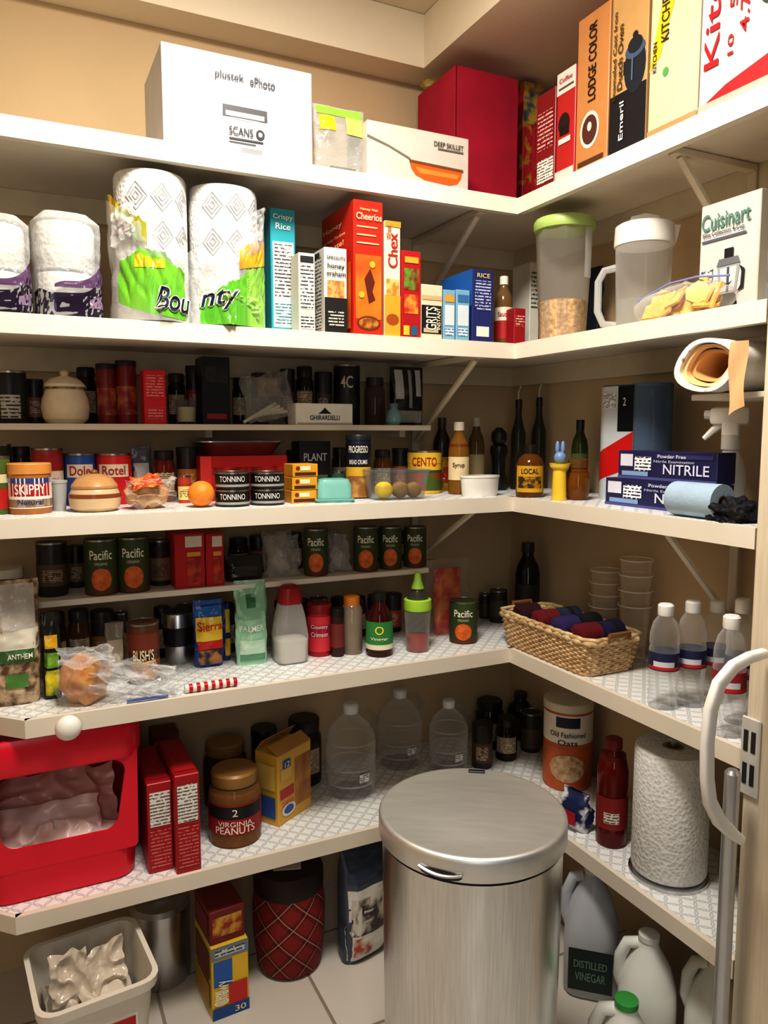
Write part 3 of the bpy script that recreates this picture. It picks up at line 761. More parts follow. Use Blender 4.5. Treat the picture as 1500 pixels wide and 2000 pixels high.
MB().lathe([(r * .85, .004), (r * .92, h * .3), (r * .2, h * .3)], 32).done('water', CL('#e6e9e8', .15, .3, .05), t)
MB().lathe([(r * 1.03, h * .8), (r * 1.05, h * .82), (r * 1.02, h * .98), (r * .9, h), (r * .4, h)], 32).done('lid', WHITE, t)
MB().tube([(-.03, 0, h - .003), (-.025, 0, h + .014), (0, 0, h + .018), (.025, 0, h + .012), (.03, 0, h - .003)], .006).done('lid_handle', WHITE, t)
MB().loft([[Vector((r * .8, -.014, z_)), Vector((r * (1.08 + .12 * k_), -.004, z_)), Vector((r * (1.08 + .12 * k_), .004, z_)), Vector((r * .8, .014, z_))] for z_, k_ in ((h * .82, 0), (h * .97, 1))]).done('spout', WHITE, t)
MB().tube([(-r * .95, 0, h * .62), (-r * 1.35, 0, h * .6), (-r * 1.55, 0, h * .5), (-r * 1.55, 0, h * .22), (-r * 1.35, 0, h * .1), (-r * .9, 0, h * .08)], .008).done('side_handle', CL('#eeeeec', .4, .5, .1), t)
x, y, w, h = spot(Z2, 1152, 1205, 512, .2, 'R')
pouch('dark_bag', 'dark blue crumpled bag behind the clear pitcher near the corner', 'bag', x + .02, y + .06, Z2, .06, .03, h, '#26303c', rz=HPI, seed=6)
cr(Z2, 1364, 1480, 388, .1, .07, 'food_processor_box', 'white food chopper carton with green lettering and black picture', 'box', '#cdcdc7',
   [('F', [(.34, .06), (.7, .06), (.66, .18), (.62, .2), (.42, .2), (.38, .18)], '#1c1c1e'), ('F', [(.38, .2), (.66, .2), (.71, .44), (.33, .44)], '#a3a6aa'), ('F', [(.41, .22), (.63, .22), (.66, .42), (.38, .42)], '#c9ccce'), ('F', .5, .54, .21, .42, '#55575a'), ('F', [(.44, .3), (.52, .26), (.6, .3), (.52, .28)], '#333'),
    ('F', [(.32, .44), (.72, .44), (.68, .5), (.36, .5)], '#77797c'), ('F', .45, .6, .5, .58, '#1c1c1e'), ('F', [(.71, .42), (.8, .38), (.79, .22), (.69, .2), (.74, .25), (.75, .36)], '#2a2a2c'), ('F', .05, .8, .67, .69, '#667'), ('F', .06, .26, .12, .45, LN('#cdcdc7', '#557', 100))],
   [('F', 'Cuisinart', .45, .84, .82, .14, '#5f8a7c'), ('F', 'Elite Collection 4-Cup', .42, .73, .7, .045, '#334')])
# bag of crackers
bx_ = -D2 + .042
p0, p1 = colX(1256, bx_, Z2), colX(1428, bx_, Z2)
t = thing('cracker_bag', 'zip bag of golden crackers lying before the chopper carton', 'bag', (bx_, (p0 + p1) / 2, Z2), HPI)
L = p0 - p1
for i in range(18):
    cxx = -L * .34 + L * .70 * (i / 17); cyy = random.uniform(-.02, .012); czz = .016 + random.random() * .03
    m = Matrix.Translation((cxx, cyy, czz)) @ Matrix.Rotation(random.uniform(.5, 1.3), 4, 'X') @ Matrix.Rotation(random.uniform(-.5, .5), 4, 'Y') @ Matrix.Rotation(random.random() * 3, 4, 'Z') @ Matrix.Scale(1.15, 4)
    MB().prism([(-.02, -.016), (.02, -.016), (.018, .013), (0, .022), (-.018, .013)], -.002, .002).done('cracker', M('#e8b868', .7, v=.3, s=120), t, xf=m)
rg = []
for j in range(25):
    u = j / 24; rr = .040 * math.sin(PI * min(max(u * .9 + .08, 0), 1)) ** .5 + .002
    rg.append([Vector((-L * .52 + L * 1.04 * u, rr * 0.98 * math.cos(a) * (1 + .1 * noise.noise(Vector((a * 2, u * 9, 3)))), max(.001, .027 + rr * .85 * math.sin(a) * (1 + .2 * noise.noise(Vector((a * 2, u * 9, 1))))))) for a in [2 * PI * i / 24 for i in range(24)]])
MB().loft(rg).done('bag_film', CL('#f9f6f1', .1, .45, .08, b=.5), t, ang=60)
MB().tube([(-L * .5, -.014, .045), (-L * .1, -.02, .064), (L * .2, -.016, .066), (L * .5, -.008, .058)], .0018).done('zip_seal', M('#8a92c8', .4), t)
x, y, r, h = spot(Z2, 1462, 1489, 472, .05, 'R', True)
y = YJ + r + .012
bottle('water_tumbler', 'clear tumbler with blue cap at right end of cereal shelf', 'bottle', x - .01, y, Z2, r, h, [(.9, 0), (1, .03), (1, .8), (.7, .86), (.7, .88)], PET, [(.75, .84), (.8, .86), (.8, .98), (.6, 1)], '#3a4f78', (.3, CL('#b8c4cc', .3)))

# ------------------------------------------------------------------ HALF SHELF under cereal shelf
x, y, r, h = spot(ZR1, -10, 50, 727, .24, rnd=True)
can('black_canister', 'black canister with white label at left end of upper half-shelf', 'can', x, y, ZR1, r, h, '#1c1a1a', [(.1, .55, LN('#c9c4b8', '#3a3734', 130), .6)])
x, y, r, h = spot(ZR1, 83, 172, 732, .235, rnd=True)
t = thing('ceramic_jar', 'cream ceramic jar with lid and painted band', 'jar', (x, y, ZR1), 0)
MB().lathe([(r * .7, 0), (r * .92, h * .1), (r, h * .32), (r * .95, h * .5), (r * .8, h * .68), (r * .78, h * .76)], 36).done('jar_body', M('#ecdcc0', .45, v=.1, s=60), t)
MB().lathe([(r * .84, h * .75), (r * .84, h * .8), (r * .6, h * .91), (r * .2, h * .97), (r * .16, h * .99), (r * .2, h * 1.04), (r * .12, h * 1.08)], 36).done('lid', M('#ecdcc0', .45), t)
MB().arc(r * .845, r * .845, h * .7, h * .735, -PI, PI, 30).done('painted_band', BL('#5a4636', '#a09070', 90), t)
for a, bq, yt, l in ((190, 226, 712, 'dark red tin left of the small red carton'), (228, 266, 706, 'dark red tin touching the small red carton side')):
    x, y, r, h = spot(ZR1, a, bq, yt, .25, rnd=True)
    can('spice_tin', l, 'tin', x, y, ZR1, r, h, '#7e1613', [(.15, .6, BL('#8e1a16', '#b9703a', 40), 1.2)], group='dark red tins', lid=('#2c1010', .012))
cb(ZR1, 282, 325, 722, .19, .05, 'red_carton', 'small bright red carton on the upper half-shelf', 'box', '#d82428', [('F', .1, .9, .5, .9, LN('#d82428', '#e2a098', 160)), ('F', .15, .85, .1, .3, LN('#d82428', '#e2a098', 160))])
x, y, r, h = spot(ZR1, 343, 384, 781, .22, rnd=True)
t = thing('candle', 'small glass votive candle on the upper half-shelf', 'candle', (x, y, ZR1), 0)
MB().lathe([(r * .85, 0), (r * .9, .002), (r, h), (r * .94, h), (r * .86, .005), (.001, .005)], 24, cap0=False, cap1=False).done('glass', GLASS, t)
MB().lathe([(r * .84, .006), (r * .9, h * .7), (.001, h * .72)], 24).done('wax', M('#e9d7b2', .6), t)
cb(ZR1, 396, 450, 694, .2, .07, 'black_carton', 'tall black carton on the upper half-shelf', 'box', '#131112', [('F', .1, .9, .62, .85, BL('#1f1d1d', '#2e2a28', 60)), ('F', .15, .85, .08, .16, '#9a1d1c')])
x, y, w, h = spot(ZR1, 470, 575, 705, .2)
t = thing('utensil_bag', 'clear plastic bag of utensils spilling over the half-shelf', 'bag', (x, y + .035, ZR1), 0)
UB = CL('#f0eeea', .18, .5, .08)
MB().sheet((0, -.02, h * .42), (w * .42, 0, .01), (-w * .05, .01, h * .36), .02, 3, curl=-.01, lim=(w * .55, .05), zmin=.001, fr=1.5, fine=.5).done('bag_film', UB, t, ang=50)
MB().sheet((.01, .015, h * .42), (w * .4, 0, -.01), (-w * .02, .01, h * .38), .018, 6, curl=.01, lim=(w * .55, .05), zmin=.001, fr=1.5, fine=.5).done('bag_film', UB, t, ang=50)
for k in range(4): MB().tube([(-w * .42 + k * .012, -.02 + k * .008, .005 + .006 * k), (w * .2 + k * .01, -.01, .05 - k * .006)], .004).done('utensil_handle', M('#e9e2d4', .4), t)
x, y, w, h = spot(ZR1, 578, 689, 788, .175)
carton('chocolate_box', 'low white chocolate box with black emblem on half-shelf', 'box', x, y, ZR1, w, .06, h, '#f3efe7', [('F', .02, .98, .02, .1, '#b9b0a2'), ('F', [(.38, .52), (.44, .62), (.5, .8), (.56, .64), (.62, .52)], '#1a1818')], [('F', 'GHIRARDELLI', .5, .33, .52, .22, '#1a1818')])
x, y, r, h = spot(ZR1, 652, 703, 706, .29, rnd=True)
can('breadcrumb_canister', 'black canister with pale lettering behind white chocolate box', 'can', x, y, ZR1, r, h, '#161414', [(.3, .5, '#26221f', 1.4)], [('4C', .72, .9, .2, '#d9d4ca')])
x, y, r, h = spot(ZR1, 712, 752, 738, .25, rnd=True)
bottle('spice_jar', 'dark glass spice jar between black canister and teal bottle', 'jar', x, y, ZR1, r, h, [(.95, 0), (1, .02), (1, .75), (.8, .82), (.8, .85)], CL('#6b5a46', .4, .4), [(.85, .82), (.85, 1), (.5, 1)], '#221c18', (.6, '#5a3a24'))
x, y, r, h = spot(ZR1, 753, 785, 788, .195, rnd=True)
bottle('teal_bottle', 'little round teal bottle near right end of half-shelf', 'bottle', x, y, ZR1, r, h, [(.6, 0), (.95, .15), (1, .35), (.85, .6), (.45, .75), (.42, .82)], '#7da3a8', [(.5, .8), (.52, .84), (.5, 1), (.3, 1)], '#6d8a8e')
x, y, w, h = spot(ZR1, 768, 832, 702, .235)
o = pouch('striped_bag', 'black and grey diagonal striped bag at half-shelf end', 'bag', x, y + .02, ZR1, w, .035, h, '#171618', seed=9,
          prints=[(.1, .35, .45, .95, '#c3c0bd'), (.5, .6, .3, .95, '#9a9896'), (.72, .9, .5, .95, '#c3c0bd'), (.1, .9, .05, .25, '#9f9a94')])
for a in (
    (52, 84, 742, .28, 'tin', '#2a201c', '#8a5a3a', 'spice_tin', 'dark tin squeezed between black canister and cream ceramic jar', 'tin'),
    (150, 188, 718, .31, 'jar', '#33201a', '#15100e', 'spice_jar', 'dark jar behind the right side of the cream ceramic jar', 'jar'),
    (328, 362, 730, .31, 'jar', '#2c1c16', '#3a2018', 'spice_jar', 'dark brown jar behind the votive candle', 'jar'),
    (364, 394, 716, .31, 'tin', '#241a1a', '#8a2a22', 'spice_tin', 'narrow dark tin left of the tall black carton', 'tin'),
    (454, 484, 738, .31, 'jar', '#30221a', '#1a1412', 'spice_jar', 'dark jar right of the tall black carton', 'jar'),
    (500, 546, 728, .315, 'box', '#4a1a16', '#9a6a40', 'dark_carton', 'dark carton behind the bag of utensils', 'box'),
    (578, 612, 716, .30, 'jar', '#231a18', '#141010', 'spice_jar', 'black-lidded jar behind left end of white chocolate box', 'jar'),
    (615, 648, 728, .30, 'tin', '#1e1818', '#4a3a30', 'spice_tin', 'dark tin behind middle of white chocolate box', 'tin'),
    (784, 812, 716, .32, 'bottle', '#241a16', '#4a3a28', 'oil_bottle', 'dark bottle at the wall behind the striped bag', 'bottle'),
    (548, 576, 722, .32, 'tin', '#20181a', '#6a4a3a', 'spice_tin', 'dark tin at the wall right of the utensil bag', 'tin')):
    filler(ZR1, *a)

# ------------------------------------------------------------------ MIDDLE SHELF front
x, y, r, h = spot(Z3, -40, 18, 892, .11, rnd=True)
can('vegetable_can', 'food can with green and red label cut by the left edge', 'can', x, y, Z3, r, h, '#5b6b2f', [(.1, .45, '#b3261f', 1.6), (.55, .7, '#d9cda9', 1.6)])
x, y, r, h = spot(Z3, 20, 97, 905, .1, rnd=True)
can('peanut_butter_jar', 'tan peanut butter jar with white, blue and red label', 'jar', x, y, Z3, r, h, '#b5793f', [(.12, .72, '#efe6d8', 1.5), (.14, .3, '#b98a4a', 1.5), (.36, .62, '#b3202a', 1.1), (.62, .72, '#2e4b8f', 1.2)],
    [('SKIPPY', .5, 1.45, .2, '#f4efe6'), ('Natural', .25, 1.2, .1, '#1f3a78')], lid=('#d99a55', h * .2))
x, y, r, h = spot(Z3, 98, 131, 940, .12, rnd=True)
t = thing('plastic_cup', 'small translucent cup beside the peanut butter jar', 'cup', (x, y, Z3), 0)
MB().lathe([(r * .75, 0), (r, h), (r * .95, h), (r * .72, .004), (.001, .004)], 24, cap0=False, cap1=False).done('cup_body', FROST, t)
MB().lathe([(r * 1.04, h - .003), (r * 1.04, h + .002), (.001, h + .003)], 24).done('lid', FROST, t)
for a, bq, yt, c, tx, l in ((128, 186, 886, '#2f5aa0', 'Dole', 'blue fruit can standing behind the lidded bean pot'), (190, 256, 886, '#d0242c', 'Rotel', 'bright red can standing behind the lidded bean pot')):
    x, y, r, h = spot(Z3, a, bq, yt, .235, rnd=True)
    can('food_can', l, 'can', x, y, Z3, r, min(h, .13), c, [(.55, .8, '#e9d9c0', .9)], [(tx, .68, 1.3, .18, '#b02a20')])
x, y, r, h = spot(Z3, 137, 233, 922, .09, rnd=True)
t = thing('bean_pot', 'round brown and cream ceramic pot with domed lid', 'pot', (x, y, Z3), 0)
MB().lathe([(r * .75, 0), (r * .95, h * .1), (r, h * .3), (r * .98, h * .45), (r * .86, h * .6)], 36).done('pot_body', M('#d5bc96', .35), t)
MB().arc(r * 1.003, r * 1.0, h * .36, h * .46, -PI, PI, 36).done('glaze_band', M('#8d4f2a', .3), t)
MB().lathe([(r * .9, h * .6), (r * .9, h * .66), (r * .7, h * .84), (r * .3, h * .95), (r * .05, h * .97)], 36).done('lid', M('#c59a6a', .3, v=.25, s=20), t)
MB().sphere((0, 0, h * .99), r * .16, (1, 1, .8)).done('lid_knob', M('#8a5a34', .3), t)
x, y, w, h = spot(Z3, 248, 345, 932, .05)
t = thing('pastry_bag', 'crinkled red and clear bag of pastry beside the orange', 'bag', (x, y + .045, Z3), 0)
MB().sphere((0, 0, h * .42), h * .5, (1.3, .75, .9), 3, .3, 1.5, 4, zmin=.001).done('pastry', BL('#b06a2c', '#e0b26a', 50, .2), t)
FB = CL('#faf6f0', .12, .5, .05)
MB().sheet((0, -.035, h * .48), (w * .5, 0, 0), (0, .02, h * .4), .014, 21, lim=(w * .52, .06), zmin=.001, fr=1.5, fine=.6).done('bag_film', FB, t, ang=40)
MB().sheet((.005, -.02, h * .82), (w * .45, 0, .004), (0, -.03, .01), .01, 23, lim=(w * .52, .06), zmin=.001, fr=1.5, fine=.6).done('bag_film', FB, t, ang=40)
MB().sheet((-.008, -.028, h * .84), (w * .3, 0, .004), (0, .018, .012), .007, 25, n=20, fr=1.4, fine=.5).done('printed_end', BL('#b8221f', '#d98a3a', 30, .1, r=.2), t, ang=40)
x, y, r, h = spot(Z3, 367, 419, 935, .07, rnd=True)
t = thing('orange', 'single orange fruit lying on the middle shelf', 'fruit', (x, y, Z3))
MB().sphere((0, 0, r), r, (1, 1, .97), 4, .02, 3, 2).done('orange_body', M('#ee9436', .5, v=.12, s=80, b=.5, bs=350), t)
MB().lathe([(.004, r * 1.96), (.003, r * 1.99)], 6).done('stem', M('#6a6a2a'), t)
x, y, w, h = spot(Z3, 392, 562, 872, .19)
carton('flat_red_box', 'dark red flat carton under the foil pan', 'box', x, y, Z3, w, .15, .062 + .04, '#a81c1a', [('F', .05, .95, .25, .75, BL('#b82620', '#6a120e', 30)), ('F', 0, .12, 0, 1, '#c83630')])
t = thing('foil_pan', 'shallow aluminium foil pan on top of flat red carton', 'pan', (x, y + .075, Z3 + .103), 0)
MB().loft([rrect(w * .75, .1, .02, .0), rrect(w * .95, .14, .03, .028), rrect(w * 1.0, .148, .03, .03), rrect(w * 1.0, .148, .03, .032), rrect(w * .94, .135, .03, .03), rrect(w * .74, .098, .02, .002)], True, True).done('pan_body', M('#b7b3ac', .3, 1., v=.2, s=50), t)
MB().tube(rrect(w * 1.0, .148, .03, .0315), .0022, 6, True).done('rolled_rim', STEEL2, t)
for i, (a, bq) in enumerate(((421, 487), (489, 555))):
    x, y, r, h = spot(Z3, a, bq, 922, .07, rnd=True)
    for k in range(2):
        can('tuna_can', ('black fish can with white print, ' + ('lower' if k == 0 else 'upper') + ' one of the stack ' + ('beside the orange' if i == 0 else 'beside yellow packets')), 'can', x, y, Z3 + k * (h / 2 + .0012), r, h / 2 - .001, '#1c1a1b', [(.15, .3, '#a8a49c', 1.3)], [('TONNINO', .62, 1.5, .34, '#e3dfd8')], group='stacked black fish cans')
for k in range(3):
    x, y, w, h = spot(Z3, 571, 620, 906, .06)
    carton('tuna_packet', ('yellow flat packet, ' + ('bottom', 'middle', 'top')[k] + ' of the stack beside teal butter dish'), 'box', x + (k - 1) * .0015, y, Z3 + k * (h / 3 + .0003), w, .06, h / 3 - .001, '#dba636', [('F', .08, .92, .1, .35, '#5a2f18'), ('F', .3, .7, .5, .85, '#efe0b8'), ('F', 'o', .2, .68, .08, .15, '#8a3a1c')], group='stack of yellow packets', bev=.001)
x, y, w, h = spot(Z3, 626, 698, 930, .035)
t = thing('butter_dish', 'teal covered butter dish on the middle shelf', 'dish', (x, y + .035, Z3), -.2)
MB().loft([rrect(w * .95, .065, .015, 0), rrect(w * 1.05, .072, .015, .006), rrect(w * 1.0, .068, .015, .008)]).done('dish_base', M('#79afa6', .3), t)
MB().loft([rrect(w * .9, .056, .014, .0085), rrect(w * .88, .054, .014, h * .65), rrect(w * .78, .044, .014, h * .85), rrect(w * .5, .02, .008, h * .9)]).done('dish_cover', M('#89bfb5', .3), t)
x, y, w, h = spot(Z3, 586, 646, 862, .2)
carton('black_pasta_box', 'black carton with grey lettering behind butter dish', 'box', x, y, Z3, w, .06, min(h, .14), '#181717', [('F', .1, .9, .15, .4, BL('#26302a', '#5a6a48', 50))], [('F', 'PLANT', .5, .72, .75, .14, '#afaba6')])
x, y, r, h = spot(Z3, 676, 724, 850, .135, rnd=True)
can('breadcrumb_canister', 'navy canister of bread crumbs with plastic lid', 'can', x, y, Z3, r, h, '#1b2033', [(.02, .36, BL('#c99a5c', '#9a6a38', 40), 1.6), (.36, .5, '#d9b03a', 1.6), (.66, .86, '#0e1222', 1.6)], [('PROGRESSO', .78, 1.6, .11, '#efe9dc'), ('BREAD CRUMBS', .58, 1.5, .07, '#efe9dc')], lid=('#20242e', .012))
x, y, w, h = spot(Z3, 736, 846, 920, .022)
t = thing('fruit_box', 'clear plastic tub holding fruit on the middle shelf', 'tub', (x, y + .046, Z3), 0)
MB().loft([rrect(w * .85, .075, .02, .0), rrect(w, .088, .02, h), rrect(w * .97, .084, .02, h), rrect(w * .82, .072, .02, .002)], True, True).done('tub_body', CL('#f2f5f5', .05, .4, .04, k=.6), t)
MB().tube(rrect(w, .088, .02, h), .0025, 6, True).done('tub_rim', PET, t)
def fruit(name, label, dx, dy, r, mat, sc):
    tt = thing(name, label, 'fruit', (x + dx, y + .046 + dy, Z3 + .0026))
    MB().sphere((0, 0, r * sc[2]), r, sc, 3, .04, 2, dx * 50).done('fruit_body', mat, tt)
    MB().sphere((r * sc[0] * .98, 0, r * sc[2]), .003, (1, 1, 1), 1).done('fruit_stem', M('#5a4020'), tt)
fruit('lemon', 'yellow lemon inside the clear plastic tub', -w * .25, -.006, .020, M('#f6d034', .45, b=.3, bs=300), (1.12, 1, 1))
fruit('kiwi', 'brown kiwi in the middle of the clear tub', w * .04, -.006, .0195, M('#9d7a45', .8, b=.5, bs=400), (1.1, 1, 1))
fruit('kiwi', 'brown kiwi at the right end of the clear tub', w * .29, -.005, .0185, M('#9d7a45', .8, b=.5, bs=400), (1.05, 1, 1))
x, y, r, h = spot(Z3, 796, 862, 881, .2, rnd=True)
can('tomato_can', 'yellow tomato can with red lettering behind the fruit tub', 'can', x, y, Z3, r, min(h, .13), '#e3bb3c', [(.72, .98, '#efcb44', 1.6), (.08, .5, BL('#b0301c', '#4f6a2a', 25), 1.6), (.5, .56, '#2c5a34', 1.6)], [('CENTO', .76, 1.5, .2, '#b3221c')])
x, y, r, h = spot(Z3, 846, 880, 816, .29, rnd=True)
bottle('oil_bottle', 'dark slim bottle at the wall left of the amber bottle', 'bottle', x, y, Z3, r, h, BOT, '#241a12', [(.48, .88), (.48, 1), (.3, 1)], '#3a342e')
x, y, r, h = spot(Z3, 876, 916, 824, .13, rnd=True)
bottle('syrup_bottle', 'amber syrup bottle with white cap near the corner', 'bottle', x, y, Z3, r, h, BOT, CL('#a87632', .6, .3), [(.5, .88), (.52, .9), (.5, .99), (.4, 1)], '#d9d2c2', (.7, '#7a441a'), [(.2, .52, '#e3d0a8', 1.3, 1)], [('Syrup', .4, 1.1, .08, '#4a2a14')])
x, y, r, h = spot(Z3, 914, 946, 816, .22, rnd=True)
bottle('oil_bottle', 'brown oil bottle with pale cap right of the amber syrup', 'bottle', x, y, Z3, r, h, BOT, CL('#7a6038', .6, .3), [(.5, .88), (.52, .9), (.5, 1), (.4, 1)], '#b7ada0', (.6, '#56401e'), [(.15, .5, '#9a8a64', 1.3, 1)])
x, y, r, h = spot(Z3, 894, 980, 930, .045, rnd=True)
t = thing('ramekin', 'white oval ceramic dish near the shelf corner', 'dish', (x, y, Z3), 0)
MB().lathe([(r * .86, 0), (r * .9, .003), (r * .98, h), (r * .93, h), (r * .86, .006), (.001, .006)], 36, cap0=False, cap1=False, sy=.6).done('dish_body', M('#e9e6df', .25), t)
MB().lathe([(r * 1.0, h - .003), (r * 1.02, h), (r * 1.0, h + .002), (r * .93, h + .001)], 36, sy=.6, cap0=False, cap1=False).done('dish_rim', M('#e9e6df', .25), t)
for a, bq, yt, d, l in ((998, 1026, 780, .2, 'tall dark oil bottle with steel spout, left one'), (1038, 1066, 776, .2, 'tall dark oil bottle with steel spout, right one')):
    x, y, r, h = spot(Z3, a, bq, yt, d, 'B', True)
    t = bottle('oil_dispenser', l, 'bottle', x, y, Z3, r, h, [(.95, 0), (1, .03), (1, .62), (.6, .74), (.42, .82), (.42, .92)], CL('#4a4a3a', .45, .4), [(.46, .9), (.46, .99), (.3, 1)], '#1a1818', (.4, '#3a3018'), group='oil bottles with pour spouts')
    MB().tube([(0, 0, h), (0, 0, h + .02), (.006, -.004, h + .036)], [.004, .0035, .0025]).done('pour_spout', STEEL2, t)
x, y, r, h = spot(Z3, 956, 992, 835, .2, rnd=True)
bottle('pepper_mill', 'black pepper mill in the dark corner of middle shelf', 'mill', x, y, Z3, r, h, [(.9, 0), (1, .05), (.7, .3), (.75, .5), (.95, .62), (.9, .7), (.6, .74)], '#161313', [(.6, .74), (.85, .8), (.8, .92), (.3, 1)], '#1e1a1a')
HM = ZR1 - .034 - Z3
for a in (
    (-20, 22, 868, .25, 'can', '#3a3a24', '#9a8a4a', 'food_can', 'olive food can behind the jar at far left', 'can', HM),
    (24, 62, 872, .27, 'jar', '#5a321e', '#2a1a14', 'sauce_jar', 'brown jar behind left side of the peanut butter jar', 'jar', HM),
    (66, 122, 876, .23, 'can', '#a82a24', '#e9d8c0', 'food_can', 'dull red can behind right side of peanut butter jar', 'can', HM),
    (258, 298, 872, .25, 'pouch', '#6a6a74', '#e3e3e6', 'snack_bag', 'grey and white packet right of the bright red can', 'bag', HM),
    (300, 342, 880, .24, 'jar', '#8a2c1c', '#241a16', 'sauce_jar', 'reddish sauce jar behind the pastry bag', 'jar', HM),
    (346, 388, 874, .25, 'tin', '#2a1a16', '#b8762e', 'spice_tin', 'dark tin behind the orange', 'tin', HM),
    (648, 680, 874, .27, 'jar', '#3c3428', '#211a16', 'sauce_jar', 'dark jar left of the navy bread crumb canister', 'jar', HM),
    (730, 764, 878, .24, 'jar', '#7c4c20', '#2a201a', 'sauce_jar', 'amber-brown jar behind the lemon', 'jar', HM),
    (766, 797, 876, .26, 'tin', '#2c2420', '#b86a2e', 'spice_tin', 'dark tin left of the yellow tomato can', 'tin', HM),
    (560, 586, 880, .28, 'tin', '#5a1a18', '#c8963e', 'spice_tin', 'dark red tin between flat red carton and black carton', 'tin', HM),
    (648, 676, 912, .2, 'can', '#3a6a5a', '#e6dcc0', 'food_can', 'small green and cream can behind the butter dish', 'can', .06),
    (348, 372, 912, .185, 'can', '#c04a2a', '#f0d890', 'food_can', 'tiny orange-red can just behind the orange', 'can', .06),
    (864, 890, 868, .23, 'pouch', '#d09a32', '#c2402a', 'snack_bag', 'small yellow and red packet beside the tomato can', 'bag', .09)):
    filler(Z3, *a)
# right side of middle shelf
x, y, r, h = spot(Z3, 1008, 1062, 868, .035, 'R', True)
bottle('honey_bottle', 'square honey bottle with yellow label at the inner corner', 'bottle', x, y, Z3, r, h, [(.95, 0), (1, .03), (1, .62), (.8, .74), (.45, .82), (.45, .86)], CL('#7a4a14', .7, .3), [(.5, .84), (.52, .87), (.5, .99), (.3, 1)], '#211a14', (.6, '#4a2408'), [(.1, .6, '#d2a52c', 1.1, 1), (.18, .4, BL('#b5861e', '#3a2c10', 60), .9, 1.01)], [('LOCAL', .5, 1.2, .1, '#2a1c0a'), ('HIVE', .32, .7, .06, '#2a1c0a')])
x, y, r, h = spot(Z3, 1071, 1114, 905, .04, 'R', True)
t = thing('yellow_cup', 'yellow flared plastic cup beside the honey jar', 'cup', (x, y, Z3), 0)
MB().lathe([(r * .62, 0), (r * .66, .003), (r * .6, h * .85), (r * .85, h * .9), (r * .95, h), (r * .85, h), (.001, h * .96)], 28).done('cup_body', M('#edcc44', .35), t)
MB().lathe([(r * .7, 0), (r * .72, .004), (r * .6, .006)], 28).done('cup_foot', M('#e0bd36', .35), t)
hz0 = h
t = thing('bunny_figure', 'small blue rabbit-eared stopper on the yellow cup', 'figurine', (x, y, Z3 + hz0 + .0005), facing(x, y))
MB().sphere((0, 0, .013), .014, (1, .9, 1)).done('figure_head', M('#7f9dc8', .4), t)
for s in (-1, 1): MB().sphere((s * .006, 0, .036), .015, (.33, .3, 1)).done('ear', M('#7f9dc8', .4), t)
x, y, r, h = spot(Z3, 1105, 1151, 896, .085, 'R', True)
bottle('honey_jar', 'round amber jar with dark lid beside yellow cup', 'jar', x, y, Z3, r, h, [(.75, 0), (.95, .1), (1, .35), (.95, .65), (.75, .76), (.75, .8)], CL('#8a5418', .7, .3), [(.82, .78), (.84, .8), (.84, .98), (.6, 1)], '#6a4a1e', (.7, '#5a2c0a'))
x, y, r, h = spot(Z3, 1116, 1148, 820, .2, 'R', True)
bottle('green_bottle', 'dark green bottle behind the amber jar', 'bottle', x, y, Z3, r, h, BOT, CL('#3a4a22', .75, .2), [(.48, .86), (.48, 1), (.3, 1)], '#222', None, [(.15, .55, '#5d6a3a', 1.3, 1)])
# twin pack of blue shop towels
PX = -.085
ya, yb2 = colX(1160, PX - .04, Z3 + .1), colX(1300, PX, Z3 + .1)
Wp = ya - yb2; rp = min(Wp / 4, .052); h = hx(1220, 750, PX - .04).z - Z3
sp_ = Wp / 2 - rp
t = thing('shop_towel_pack', 'twin pack of blue shop towels in white, red and black wrap', 'towel roll', (PX, (ya + yb2) / 2, Z3), HPI)
for s in (-1, 1):
    MB().lathe([(rp * .28, .002), (rp * .95, .002), (rp * .98, .006), (rp * .98, h - .004), (rp * .95, h), (rp * .32, h), (rp * .28, h - .01), (rp * .28, .002)], 36, (s * sp_, 0, 0), False, False).done('towel_roll', M('#63778f', .85, b=.5, bs=150), t)
def stm(s_, z_, e):
    R_ = rp + .001 + e
    if abs(s_) <= sp_: return Vector((s_, -R_, z_))
    a_ = min((abs(s_) - sp_) / rp, PI * .9)
    return Vector((math.copysign(sp_ + R_ * math.sin(a_), s_), -R_ * math.cos(a_), z_))
def stp(s0, s1, f0, f1, c, e):
    rows = [[stm(s0 + (s1 - s0) * i / 40, (f0(i / 40) + (f1(i / 40) - f0(i / 40)) * j) * h, e) for i in range(41)] for j in (0, .5, 1)]
    MB().loft(rows, False, False, closed=False).done('wrapper_print', c, t, recalc=False, ang=60)
eL = sp_ + rp * 1.5
stp(-eL, eL * .35, lambda u: .0, lambda u: .985, M('#cfd5db', .3), 0)
stp(-sp_ * .2, eL * .35, lambda u: .6, lambda u: .985, M('#17181a', .3), .0006)
stp(-eL, eL * .35, lambda u: .12 + .18 * u, lambda u: .34 + .26 * u, M('#cc2422', .3), .0008)
stp(-sp_ * 1.3, -sp_ * .35, lambda u: .8, lambda u: .93, LN('#efefef', '#222', 300), .0012)
stp(eL * .35, eL, lambda u: .0, lambda u: .97, CL('#b9c6d4', .12, .5, .1, b=.4), .0)
lettering(t, '2', '#e9e9e6', lambda p, q_: stm(p + sp_ * .28, h * .85 + q_, .0022), .009, .018)
NAVY = M('#2a2a56', .4)
